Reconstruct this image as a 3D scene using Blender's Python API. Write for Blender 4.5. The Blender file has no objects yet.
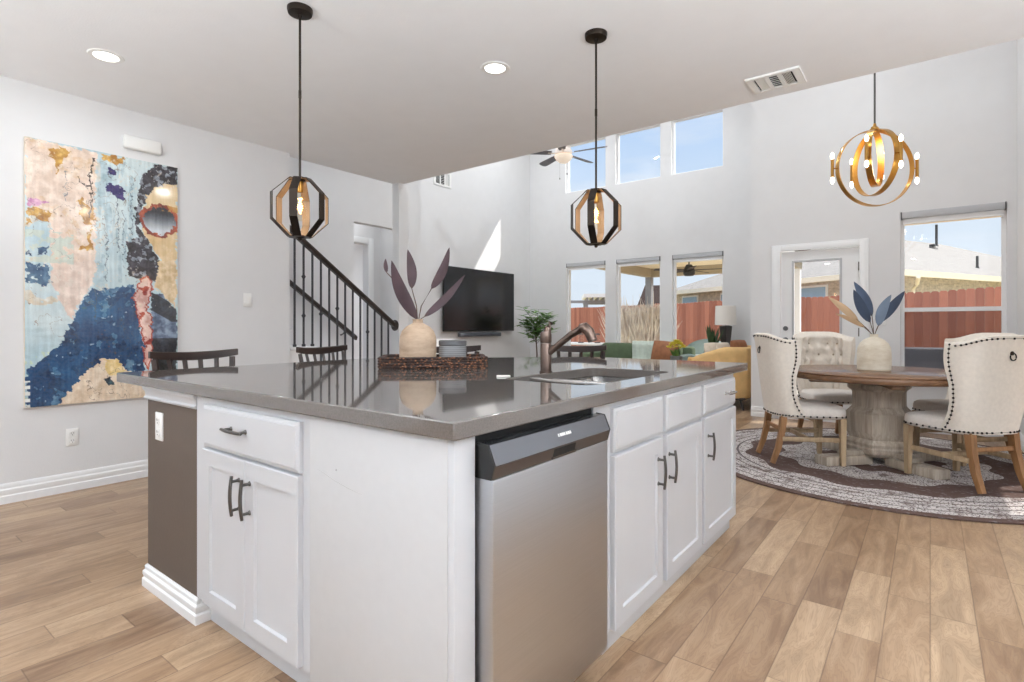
import bpy, bmesh, math, random
import numpy as np
from mathutils import Vector, Matrix

S = bpy.context.scene
COL = S.collection
PI = math.pi
R = math.radians
rnd = random.Random(7)

# ------------------------------------------------------------------ camera
cam_data = bpy.data.cameras.new('camera')
cam = bpy.data.objects.new('camera', cam_data)
COL.objects.link(cam)
cam.location = (0, 0, 1.15)
cam.rotation_euler = (R(90), 0, R(37.5))
cam_data.sensor_width = 36
cam_data.lens = 36 * 545 / 1024
cam_data.shift_y = -15 / 1024
cam_data.clip_start = 0.05
S.camera = cam

# ------------------------------------------------------------------ colour management
S.view_settings.view_transform = 'Standard'
S.view_settings.look = 'None'
S.view_settings.gamma = 1
S.view_settings.use_curve_mapping = False
S.view_settings.exposure = 0.0
S.cycles.max_bounces = 10
S.cycles.diffuse_bounces = 6
S.cycles.transparent_max_bounces = 16
S.cycles.sample_clamp_indirect = 6


def srgb(r, g=None, b=None):
    if g is None:
        r, g, b = r
    return tuple(((c / 255) / 12.92 if c / 255 <= 0.04045 else ((c / 255 + 0.055) / 1.055) ** 2.4) for c in (r, g, b)) + (1,)


# ------------------------------------------------------------------ sky and sun
W = bpy.data.worlds.new('sky')
S.world = W
W.use_nodes = True
nt = W.node_tree
nt.nodes.clear()
wo = nt.nodes.new('ShaderNodeOutputWorld')
bg = nt.nodes.new('ShaderNodeBackground')
tc = nt.nodes.new('ShaderNodeTexCoord')
sep = nt.nodes.new('ShaderNodeSeparateXYZ')
rampn = nt.nodes.new('ShaderNodeValToRGB')
cr = rampn.color_ramp
cr.elements[0].position = 0.0
cr.elements[0].color = srgb(226, 238, 250)
cr.elements[1].position = 0.75
cr.elements[1].color = srgb(232, 236, 242)
e = cr.elements.new(0.16); e.color = srgb(222, 237, 252)
e = cr.elements.new(0.40); e.color = srgb(176, 210, 252)
mp = nt.nodes.new('ShaderNodeMapping')
mp.inputs['Scale'].default_value = (1.6, 1.6, 7)
nz = nt.nodes.new('ShaderNodeTexNoise')
nz.inputs['Scale'].default_value = 2.2
nz.inputs['Detail'].default_value = 6
cl = nt.nodes.new('ShaderNodeValToRGB')
cl.color_ramp.elements[0].position = 0.5
cl.color_ramp.elements[0].color = (0, 0, 0, 1)
cl.color_ramp.elements[1].position = 0.78
cl.color_ramp.elements[1].color = (0.75, 0.75, 0.75, 1)
mx = nt.nodes.new('ShaderNodeMixRGB')
mx.inputs[2].default_value = srgb(240, 245, 252)
L = nt.links.new
L(tc.outputs['Generated'], sep.inputs[0]); L(sep.outputs[2], rampn.inputs[0])
L(tc.outputs['Generated'], mp.inputs[0]); L(mp.outputs[0], nz.inputs[0]); L(nz.outputs[0], cl.inputs[0])
L(cl.outputs[0], mx.inputs[0]); L(rampn.outputs[0], mx.inputs[1]); L(mx.outputs[0], bg.inputs[0])
L(bg.outputs[0], wo.inputs[0])
# sky overhead brightened out of view as fill, clear light blue towards the horizon
st_ = nt.nodes.new('ShaderNodeMapRange')
st_.inputs['From Min'].default_value = 0.42
st_.inputs['From Max'].default_value = 0.7
st_.inputs['To Min'].default_value = 1.0
st_.inputs['To Max'].default_value = 2.4
L(sep.outputs[2], st_.inputs[0]); L(st_.outputs[0], bg.inputs['Strength'])

sun_data = bpy.data.lights.new('sun', 'SUN')
sun_data.energy = 5.0
sun_data.angle = R(0.6)
sun_data.color = (1.0, 0.96, 0.9)
sun = bpy.data.objects.new('sun', sun_data)
COL.objects.link(sun)
sun.location = (12, 14, 20)
sun.rotation_euler = Vector((-0.94, -1.07, -1.44)).to_track_quat('-Z', 'Y').to_euler()


def area_lamp(name, loc, size, power, color=(0.93, 0.97, 1.0), rot=(0, 0, 0), parent=None):
    d = bpy.data.lights.new(name, 'AREA')
    d.shape = 'DISK'
    d.size = size
    d.energy = power
    d.color = color
    o = bpy.data.objects.new(name, d)
    COL.objects.link(o)
    o.location = loc
    o.rotation_euler = rot
    o.parent = parent
    return o


CEIL = 2.765          # low ceiling
TALL = 5.5            # tall ceiling of the living and dining space
CAN_POWER = 6.0      # each recessed lamp of the low ceiling
TALL_POWER = 30.0     # each added fill lamp of the tall ceiling


# ------------------------------------------------------------------ materials
class NT:
    def __init__(s, name):
        s.m = bpy.data.materials.new(name)
        s.m.use_nodes = True
        s.t = s.m.node_tree
        s.p = s.t.nodes['Principled BSDF']
        s.out = s.t.nodes['Material Output']

    def n(s, typ, **kw):
        nd = s.t.nodes.new(typ)
        for k, v in kw.items():
            setattr(nd, k, v)
        return nd

    def l(s, a, b):
        s.t.links.new(a, b)

    def coord(s, scale=(1, 1, 1), kind='Object', rot=(0, 0, 0)):
        c = s.n('ShaderNodeTexCoord')
        m = s.n('ShaderNodeMapping')
        m.inputs['Scale'].default_value = scale
        m.inputs['Rotation'].default_value = rot
        s.l(c.outputs[kind], m.inputs[0])
        return m.outputs[0]

    def noise(s, vec, scale, detail=3, rough=0.5):
        nd = s.n('ShaderNodeTexNoise')
        nd.inputs['Scale'].default_value = scale
        nd.inputs['Detail'].default_value = detail
        nd.inputs['Roughness'].default_value = rough
        s.l(vec, nd.inputs[0])
        return nd.outputs[0]

    def ramp(s, fac, stops, interp='LINEAR'):
        nd = s.n('ShaderNodeValToRGB')
        c = nd.color_ramp
        c.interpolation = interp
        while len(c.elements) < len(stops):
            c.elements.new(0.5)
        for el, (p, col) in zip(c.elements, stops):
            el.position = p
            el.color = col
        s.l(fac, nd.inputs[0])
        return nd.outputs[0]

    def math(s, op, a, b=None, c=None):
        nd = s.n('ShaderNodeMath', operation=op)
        for i, x in enumerate((a, b, c)):
            if x is None:
                continue
            if isinstance(x, (int, float)):
                nd.inputs[i].default_value = x
            else:
                s.l(x, nd.inputs[i])
        return nd.outputs[0]

    def mix(s, fac, a, b, blend='MIX'):
        nd = s.n('ShaderNodeMixRGB', blend_type=blend)
        for i, x in enumerate((fac, a, b)):
            if isinstance(x, (int, float)):
                nd.inputs[i].default_value = x
            elif isinstance(x, tuple):
                nd.inputs[i].default_value = x
            else:
                s.l(x, nd.inputs[i])
        return nd.outputs[0]

    def bump(s, h, strength, dist=0.01):
        b = s.n('ShaderNodeBump')
        b.inputs['Strength'].default_value = strength
        b.inputs['Distance'].default_value = dist
        s.l(h, b.inputs['Height'])
        s.l(b.outputs[0], s.p.inputs['Normal'])

    def base(s, x):
        if isinstance(x, tuple):
            s.p.inputs['Base Color'].default_value = x
        else:
            s.l(x, s.p.inputs['Base Color'])

    def set(s, rough=0.5, metal=0.0, spec=0.5):
        s.p.inputs['Roughness'].default_value = rough
        s.p.inputs['Metallic'].default_value = metal
        s.p.inputs['Specular IOR Level'].default_value = spec


def plain(name, rgb, rough=0.5, metal=0.0, var=0.04, nscale=6, bump=0.0, bscale=60, spec=0.5, stretch=(1, 1, 1)):
    k = NT(name)
    v = k.coord(stretch)
    c = srgb(rgb)
    lo = tuple(x * (1 - var) for x in c[:3]) + (1,)
    hi = tuple(min(1, x * (1 + var)) for x in c[:3]) + (1,)
    k.base(k.ramp(k.noise(v, nscale), [(0.3, lo), (0.7, hi)]))
    k.set(rough, metal, spec)
    if bump:
        k.bump(k.noise(v, bscale, 2), bump)
    return k.m


def emit(name, rgb, strength):
    k = NT(name)
    k.base(srgb(rgb))
    k.p.inputs['Emission Color'].default_value = srgb(rgb)
    k.p.inputs['Emission Strength'].default_value = strength
    return k.m


def glass(name, tint=(1, 1, 1), refl=1.0, rough=0.0):
    k = NT(name)
    k.t.nodes.remove(k.p)
    tr = k.n('ShaderNodeBsdfTransparent')
    tr.inputs[0].default_value = tint + (1,)
    gl = k.n('ShaderNodeBsdfGlossy')
    gl.inputs['Roughness'].default_value = rough
    fr = k.n('ShaderNodeFresnel')
    fr.inputs[0].default_value = 1.45
    m = k.n('ShaderNodeMixShader')
    ge = k.n('ShaderNodeNewGeometry')
    k.l(k.math('MULTIPLY', k.math('MULTIPLY', fr.outputs[0], refl), k.math('SUBTRACT', 1.0, ge.outputs['Backfacing'])), m.inputs[0])
    k.l(tr.outputs[0], m.inputs[1])
    k.l(gl.outputs[0], m.inputs[2])
    k.l(m.outputs[0], k.out.inputs[0])
    return k.m


def wood(name, dark, light, scale=1.0, axis=0, rough=0.45, rings=3.0):
    k = NT(name)
    st = [14, 14, 14]
    st[axis] = 1.2
    v = k.coord(tuple(x * scale for x in st))
    a = k.noise(v, 1.6, 5, 0.6)
    w = k.noise(v, 6.0, 3, 0.7)
    f = k.math('ADD', k.math('MULTIPLY', a, 0.7), k.math('MULTIPLY', w, 0.3))
    k.base(k.ramp(f, [(0.3, srgb(dark)), (0.7, srgb(light))]))
    k.set(rough)
    k.bump(f, 0.12, 0.004)
    return k.m


M = {}
M['wall'] = plain('wall_paint', (224, 224, 225), 0.75, var=0.012, bump=0.05, bscale=130)
M['ceil'] = plain('ceiling_paint', (242, 243, 245), 0.85, var=0.01, bump=0.12, bscale=110)
M['trim'] = plain('white_trim_paint', (238, 239, 240), 0.4, var=0.01)
M['cab'] = plain('cabinet_paint', (196, 197, 200), 0.38, var=0.012)
M['cab_wear'] = plain('scuffed_white_paint', (192, 192, 193), 0.45, var=0.012, nscale=30)
M['brown_paint'] = plain('taupe_wall_paint', (90, 78, 69), 0.65, var=0.03, bump=0.08, bscale=120)
M['dark_metal'] = plain('oil_rubbed_bronze', (52, 44, 38), 0.38, 0.85, var=0.1)
M['pull'] = plain('brushed_pewter', (104, 102, 100), 0.28, 1.0, var=0.05)
M['nickel'] = plain('brushed_nickel', (196, 192, 188), 0.25, 1.0, var=0.03)
M['bronze_faucet'] = plain('bronze_nickel_faucet', (112, 96, 88), 0.3, 1.0, var=0.05)
M['black'] = plain('black_plastic', (20, 20, 21), 0.35, var=0.05)
M['scuff'] = plain('grey_scuff', (150, 148, 146), 0.7)
M['void'] = plain('gap_shade', (9, 9, 9), 0.8)  # near black, painted in for the shade inside gaps and openings
M['iron'] = plain('wrought_iron', (70, 70, 74), 0.5, 0.5, var=0.08)
M['rail_wood'] = wood('dark_handrail_wood', (30, 24, 22), (60, 50, 46), axis=1, rough=0.35)
M['stool_wood'] = wood('espresso_stool_wood', (30, 21, 18), (60, 42, 36), axis=0, rough=0.4)
M['table_wood'] = wood('oiled_table_wood', (84, 58, 40), (142, 106, 78), axis=0, rough=0.25, scale=0.7)
M['grey_wood'] = wood('weathered_grey_wood', (132, 118, 104), (204, 192, 176), axis=2, rough=0.6)
M['leg_wood'] = wood('honey_oak_leg', (112, 76, 44), (166, 122, 80), axis=2, rough=0.5)
M['pale_wood'] = wood('weathered_oak_leg', (140, 116, 88), (190, 166, 134), axis=2, rough=0.6)
M['linen'] = plain('cream_linen', (233, 225, 214), 0.9, var=0.04, nscale=40, bump=0.25, bscale=500)
M['linen_grey'] = plain('cream_linen_seat', (226, 219, 212), 0.9, var=0.04, nscale=40, bump=0.25, bscale=500)
M['shaded_linen_button'] = plain('shaded_linen_button', (186, 172, 154), 0.9)  # same linen as the backrest, darkened for the shade in the tufts
M['nail'] = plain('dark_nailhead', (44, 36, 32), 0.35, 0.9)
M['mustard'] = plain('mustard_velvet', (216, 178, 120), 0.75, var=0.1, nscale=8)
M['green_fab'] = plain('sage_green_velvet', (92, 108, 82), 0.85, var=0.12, nscale=9)
M['teal_fab'] = plain('grey_teal_fabric', (142, 162, 160), 0.9, var=0.06)
M['sage_throw'] = plain('pale_sage_throw', (196, 208, 198), 0.95, var=0.07, nscale=25, bump=0.3, bscale=200)
M['rust_pillow'] = plain('rust_leather', (150, 98, 64), 0.6, var=0.2, nscale=12)
M['cream_fab'] = plain('cream_cushion', (226, 214, 198), 0.9, var=0.06, nscale=20)
M['grey_fab'] = plain('grey_outdoor_cushion', (128, 130, 140), 0.9, var=0.05)
M['white_plastic'] = plain('white_plastic', (240, 240, 238), 0.35, var=0.008)
M['grey_slot'] = plain('grey_slot', (92, 92, 94), 0.5)
M['blind'] = plain('grey_roller_blind', (186, 187, 190), 0.6, var=0.02)
M['blind_white'] = plain('white_roller_fabric', (236, 236, 236), 0.7, var=0.01)
M['glass'] = glass('window_glass')
M['screen_glass'] = glass('insect_screen_glass', (0.72, 0.72, 0.72), 0.6)
M['bulb_glass'] = glass('bulb_glass', (1, 0.97, 0.9), 0.8)
M['tv'] = plain('tv_screen', (24, 24, 26), 0.18, var=0.02)
M['soundbar'] = plain('soundbar_cloth', (70, 74, 82), 0.6)
M['brass'] = plain('aged_brass', (190, 144, 76), 0.3, 1.0, var=0.1)
M['tan_inside'] = wood('tan_wood_strip', (136, 110, 82), (176, 150, 120), axis=2, rough=0.5)
M['lamp_glow'] = emit('recessed_lamp_glow', (255, 250, 240), 6.0)
M['filament'] = emit('filament_glow', (255, 196, 110), 14.0)
M['bulb'] = emit('candle_bulb_glow', (255, 242, 220), 5.0)
M['fan_bowl'] = emit('fan_bowl_glow', (255, 238, 218), 0.35)
M['lampshade'] = plain('linen_lampshade', (244, 240, 234), 0.9, var=0.02)
M['concrete'] = plain('patio_concrete', (236, 230, 220), 0.9, var=0.06, nscale=3)
M['lawn'] = plain('dry_lawn', (190, 178, 136), 0.95, var=0.2, nscale=8)
M['soffit'] = plain('cream_soffit', (250, 238, 206), 0.8, var=0.02)
M['fascia'] = plain('cream_fascia', (232, 224, 204), 0.7, var=0.02)
M['stucco'] = plain('white_post_paint', (236, 236, 234), 0.7, var=0.02)
M['tan_beam'] = plain('tan_beam_paint', (176, 164, 140), 0.8, var=0.03)
M['grey_post'] = plain('grey_post_paint', (150, 152, 156), 0.8, var=0.03)
M['shingle_brown'] = plain('brown_shingles', (92, 78, 74), 0.9, var=0.12, nscale=12)
M['reed'] = plain('dry_reed', (238, 220, 206), 0.9, var=0.3, nscale=4)
M['leaf_green'] = plain('green_leaf', (98, 140, 66), 0.6, var=0.25, nscale=9)
M['leaf_dark'] = plain('snake_plant_leaf', (62, 88, 56), 0.5, var=0.25, nscale=14)
M['leaf_purple'] = plain('burgundy_leaf', (72, 52, 57), 0.6, var=0.25, nscale=8)
M['leaf_blue'] = plain('blue_leaf', (74, 90, 116), 0.6, var=0.2, nscale=9)
M['leaf_deep'] = plain('deep_blue_leaf', (56, 70, 94), 0.6, var=0.2, nscale=9)
M['leaf_pale'] = plain('pale_blue_leaf', (112, 128, 150), 0.6, var=0.2, nscale=9)
M['leaf_tan'] = plain('tan_leaf', (202, 172, 138), 0.7, var=0.15, nscale=9)
M['stem'] = plain('brown_stem', (88, 66, 54), 0.7)
M['soil'] = plain('potting_soil', (60, 48, 40), 0.95)
M['pot'] = plain('grey_ceramic_pot', (120, 122, 120), 0.5, var=0.06)
M['yellow'] = plain('yellow_petals', (232, 220, 92), 0.8, var=0.12, nscale=20)
M['grey_lamp'] = plain('charcoal_lamp_wood', (78, 74, 72), 0.6, var=0.1)
M['white_card'] = plain('white_card', (236, 234, 230), 0.5)
M['fan_blade'] = plain('grey_fan_blade', (112, 110, 116), 0.5, var=0.05)
M['fan_white'] = plain('white_fan_motor', (240, 230, 222), 0.45, var=0.02)
M['dark_fan'] = plain('dark_outdoor_fan', (58, 56, 54), 0.5, 0.3)
M['chair_dark'] = plain('dark_leg', (46, 38, 34), 0.5)


def floor_mat():
    k = NT('oak_plank_floor')
    tcn = k.n('ShaderNodeTexCoord')
    sp = k.n('ShaderNodeSeparateXYZ')
    k.l(tcn.outputs['Object'], sp.inputs[0])
    x, y = sp.outputs[0], sp.outputs[1]
    xr = k.math('DIVIDE', x, 0.142)
    row = k.math('FLOOR', xr)
    fx = k.math('FRACT', xr)
    w1 = k.n('ShaderNodeTexWhiteNoise', noise_dimensions='1D')
    k.l(row, w1.inputs['W'])
    ln = k.math('MULTIPLY_ADD', w1.outputs[0], 0.45, 0.62)
    off = k.math('MULTIPLY', w1.outputs[0], 37.7)
    yr = k.math('DIVIDE', k.math('ADD', y, off), ln)
    col = k.math('FLOOR', yr)
    fy = k.math('FRACT', yr)
    cv = k.n('ShaderNodeCombineXYZ')
    k.l(row, cv.inputs[0]); k.l(col, cv.inputs[1])
    w2 = k.n('ShaderNodeTexWhiteNoise', noise_dimensions='3D')
    k.l(cv.outputs[0], w2.inputs['Vector'])
    rnd_ = w2.outputs['Value']
    # grain, shifted for every board
    cv2 = k.n('ShaderNodeCombineXYZ')
    k.l(k.math('MULTIPLY_ADD', rnd_, 31.0, k.math('MULTIPLY', x, 9.0)), cv2.inputs[0])
    k.l(k.math('MULTIPLY_ADD', rnd_, 17.0, k.math('MULTIPLY', y, 1.5)), cv2.inputs[1])
    g1 = k.n('ShaderNodeTexNoise'); g1.inputs['Scale'].default_value = 1.4; g1.inputs['Detail'].default_value = 6
    g1.inputs['Distortion'].default_value = 1.4
    k.l(cv2.outputs[0], g1.inputs[0])
    g2 = k.n('ShaderNodeTexNoise'); g2.inputs['Scale'].default_value = 9; g2.inputs['Detail'].default_value = 3
    k.l(cv2.outputs[0], g2.inputs[0])
    # contour rings of the grain
    rg = k.math('FRACT', k.math('MULTIPLY', g1.outputs[0], 17.0))
    rg = k.math('ABSOLUTE', k.math('SUBTRACT', rg, 0.5))
    base = k.ramp(rnd_, [(0.0, srgb(112, 86, 64)), (0.3, srgb(146, 118, 92)), (0.65, srgb(166, 138, 110)), (1.0, srgb(192, 166, 136))])
    c = k.mix(0.42, base, k.ramp(g1.outputs[0], [(0.34, srgb(98, 74, 56)), (0.5, srgb(158, 130, 103)), (0.66, srgb(190, 164, 136))]))
    c = k.mix(k.math('MULTIPLY', k.ramp(rg, [(0.0, (1, 1, 1, 1)), (0.26, (0, 0, 0, 1))]), 0.34), c, srgb(112, 84, 64))
    c = k.mix(k.math('MULTIPLY', g2.outputs[0], 0.22), c, srgb(140, 108, 82))
    # knots and dark streaks
    kn = k.noise(k.coord((5, 1.2, 1)), 1.5, 2)
    c = k.mix(k.ramp(kn, [(0.68, (0, 0, 0, 1)), (0.8, (0.55, 0.55, 0.55, 1))]), c, srgb(108, 82, 66))
    ex = k.math('MINIMUM', fx, k.math('SUBTRACT', 1.0, fx))
    ey = k.math('MULTIPLY', k.math('MINIMUM', fy, k.math('SUBTRACT', 1.0, fy)), 5.0)
    ed = k.math('MINIMUM', ex, ey)
    gap = k.ramp(ed, [(0.006, (1, 1, 1, 1)), (0.022, (0, 0, 0, 1))])
    c = k.mix(k.math('MULTIPLY', gap, 0.55), c, srgb(84, 60, 44))
    k.base(c)
    k.set(0.33, 0, 0.4)
    rr = k.math('MULTIPLY_ADD', g2.outputs[0], 0.18, 0.24)
    k.l(rr, k.p.inputs['Roughness'])
    k.bump(k.math('SUBTRACT', k.math('MULTIPLY', g1.outputs[0], 0.3), gap), 0.12, 0.004)
    return k.m


def steel_mat():
    k = NT('brushed_stainless_steel')
    v = k.coord((1, 1.2, 180))
    a = k.noise(v, 3, 2)
    k.base(k.ramp(a, [(0.3, srgb(186, 187, 190)), (0.7, srgb(192, 193, 196))]))
    k.set(0.4, 1.0)
    k.p.inputs['Anisotropic'].default_value = 0.5
    k.bump(k.noise(k.coord((1, 1, 1)), 2.2, 1), 0.05, 0.02)
    return k.m


def counter_mat():
    k = NT('polished_taupe_quartz')
    v = k.coord()
    a = k.noise(v, 260, 2)
    k.base(k.ramp(a, [(0.35, srgb(92, 86, 82)), (0.65, srgb(104, 98, 94))]))
    k.set(0.045, 0, 1.0)
    return k.m


def rug_mat():
    k = NT('round_lace_rug')
    tcn = k.n('ShaderNodeTexCoord')
    sp = k.n('ShaderNodeSeparateXYZ')
    k.l(tcn.outputs['Object'], sp.inputs[0])
    x, y = sp.outputs[0], sp.outputs[1]
    r = k.math('SQRT', k.math('ADD', k.math('MULTIPLY', x, x), k.math('MULTIPLY', y, y)))
    th = k.math('ARCTAN2', y, x)
    br, wh, gr = srgb(86, 66, 60), srgb(214, 208, 204), srgb(140, 136, 140)
    vor = k.n('ShaderNodeTexVoronoi', feature='DISTANCE_TO_EDGE')
    vor.inputs['Scale'].default_value = 46
    k.l(k.coord(), vor.inputs['Vector'])
    lace = k.math('ADD', k.math('MULTIPLY', vor.outputs['Distance'], 2.0), k.math('MULTIPLY', k.noise(k.coord(), 34, 3), 0.6))
    lacec = k.ramp(lace, [(0.33, br), (0.42, gr), (0.52, wh)])
    worn = k.noise(k.coord(), 7, 4, 0.6)
    lacec = k.mix(k.ramp(worn, [(0.52, (0, 0, 0, 1)), (0.66, (0.75, 0.75, 0.75, 1))]), lacec, br)
    field = k.mix(k.ramp(k.noise(k.coord(), 30, 4, 0.7), [(0.55, (0, 0, 0, 1)), (0.68, (0.6, 0.6, 0.6, 1))]), br, gr)
    # radius against scalloped petals
    pet = k.math('MULTIPLY', k.math('SINE', k.math('MULTIPLY', th, 12.0)), 0.035)
    rr = k.math('ADD', r, k.math('MULTIPLY', pet, k.math('LESS_THAN', r, 1.06)))
    O = (0, 0, 0, 1); I = (1, 1, 1, 1)
    bands = k.ramp(k.math('DIVIDE', rr, 1.5), [(0.0, I), (0.16, O), (0.3, I), (0.5, O), (0.68, I), (0.79, O), (0.80, I), (0.955, O)], 'CONSTANT')
    c = k.mix(bands, field, lacec)
    rings = k.ramp(k.math('DIVIDE', r, 1.5), [(0.0, O), (0.735, I), (0.75, O), (0.84, I), (0.848, O), (0.905, I), (0.913, O)], 'CONSTANT')
    c = k.mix(rings, c, srgb(96, 88, 90))
    c = k.mix(k.math('MULTIPLY', k.noise(k.coord(), 90, 2), 0.3), c, srgb(110, 94, 88))
    k.base(c)
    k.set(0.95, 0, 0.2)
    k.bump(lace, 0.3, 0.004)
    return k.m


def fence_mat():
    k = NT('stained_fence_boards')
    tcn = k.n('ShaderNodeTexCoord')
    sp = k.n('ShaderNodeSeparateXYZ')
    k.l(tcn.outputs['Object'], sp.inputs[0])
    xr = k.math('DIVIDE', sp.outputs[0], 0.145)
    w = k.n('ShaderNodeTexWhiteNoise', noise_dimensions='1D')
    k.l(k.math('FLOOR', xr), w.inputs['W'])
    g = k.noise(k.coord((12, 12, 1.0)), 2.0, 4)
    f = k.math('ADD', k.math('MULTIPLY', w.outputs[0], 0.55), k.math('MULTIPLY', g, 0.45))
    k.base(k.ramp(f, [(0.15, srgb(148, 92, 76)), (0.85, srgb(190, 126, 104))]))
    k.set(0.85)
    return k.m


def brick_mat(name, c1, c2, mortar, scale):
    k = NT(name)
    tcn = k.n('ShaderNodeTexCoord')
    mp_ = k.n('ShaderNodeMapping')
    mp_.inputs['Rotation'].default_value = (R(90), 0, 0)
    k.l(tcn.outputs['Object'], mp_.inputs[0])
    b = k.n('ShaderNodeTexBrick')
    b.inputs['Color1'].default_value = srgb(c1)
    b.inputs['Color2'].default_value = srgb(c2)
    b.inputs['Mortar'].default_value = srgb(mortar)
    b.inputs['Scale'].default_value = scale
    k.l(mp_.outputs[0], b.inputs['Vector'])
    c = k.mix(0.5, b.outputs[0], k.ramp(k.noise(k.coord(), 9, 3), [(0.3, srgb(c1)), (0.7, srgb(c2))]))
    k.base(c)
    k.set(0.9)
    return k.m


def shingle_mat():
    k = NT('pale_roof_shingles')
    b = k.n('ShaderNodeTexBrick')
    b.inputs['Color1'].default_value = srgb(158, 152, 146)
    b.inputs['Color2'].default_value = srgb(138, 134, 130)
    b.inputs['Mortar'].default_value = srgb(118, 114, 110)
    b.inputs['Mortar Size'].default_value = 0.012
    b.inputs['Scale'].default_value = 3.2
    k.l(k.coord(), b.inputs['Vector'])
    k.base(k.mix(0.4, b.outputs[0], k.ramp(k.noise(k.coord(), 14, 4), [(0.3, srgb(128, 124, 120)), (0.7, srgb(172, 166, 158))])))
    k.set(0.95)
    return k.m


def wicker_mat():
    k = NT('woven_brown_wicker')
    v = k.n('ShaderNodeTexVoronoi')
    v.inputs['Scale'].default_value = 60
    k.l(k.coord((1, 1, 1.6)), v.inputs['Vector'])
    k.base(k.ramp(v.outputs['Distance'], [(0.08, srgb(178, 120, 78)), (0.3, srgb(98, 60, 40)), (0.55, srgb(36, 20, 14))]))
    k.set(0.6)
    k.bump(v.outputs['Distance'], 0.8, 0.006)
    return k.m


def vase_mat(name, lo, hi):
    k = NT(name)
    v = k.coord((1, 1, 2.5))
    a = k.noise(v, 6, 6, 0.65)
    k.base(k.ramp(a, [(0.32, srgb(lo)), (0.62, srgb(hi))]))
    k.set(0.75)
    k.bump(k.noise(v, 40, 3), 0.2, 0.003)
    return k.m


def stripe_mat():
    k = NT('ribbed_grey_basket')
    sp = k.n('ShaderNodeSeparateXYZ')
    tcn = k.n('ShaderNodeTexCoord')
    k.l(tcn.outputs['Object'], sp.inputs[0])
    f = k.math('FRACT', k.math('MULTIPLY', sp.outputs[2], 95.0))
    th = k.math('FRACT', k.math('MULTIPLY', k.math('ARCTAN2', sp.outputs[1], sp.outputs[0]), 14.0))
    a = k.ramp(f, [(0.0, srgb(70, 70, 72)), (0.5, srgb(138, 138, 140)), (1.0, srgb(84, 84, 86))])
    k.base(k.mix(0.25, a, k.ramp(th, [(0.0, srgb(120, 120, 122)), (0.5, srgb(180, 180, 180))])))
    k.set(0.8)
    return k.m


M['floor'] = floor_mat()
M['steel'] = steel_mat()
M['counter'] = counter_mat()
M['rug'] = rug_mat()
M['fence'] = fence_mat()
M['stone'] = brick_mat('neighbour_stone_wall', (220, 206, 190), (160, 148, 136), (226, 220, 210), 5.0)
M['shingle'] = shingle_mat()
M['wicker'] = wicker_mat()
M['vase'] = vase_mat('sandy_ceramic', (160, 136, 114), (196, 172, 148))
M['vase_white'] = vase_mat('chalky_cream_ceramic', (206, 192, 168), (232, 224, 208))
M['ribbed'] = stripe_mat()
M['sink_steel'] = plain('sink_steel', (170, 166, 162), 0.25, 1.0, var=0.04)
M['strip_steel'] = plain('smoked_control_strip', (126, 128, 134), 0.22, 0.9, var=0.02)
M['strip_dark'] = plain('recess_steel', (84, 76, 72), 0.4, 0.6, var=0.03)


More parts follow.
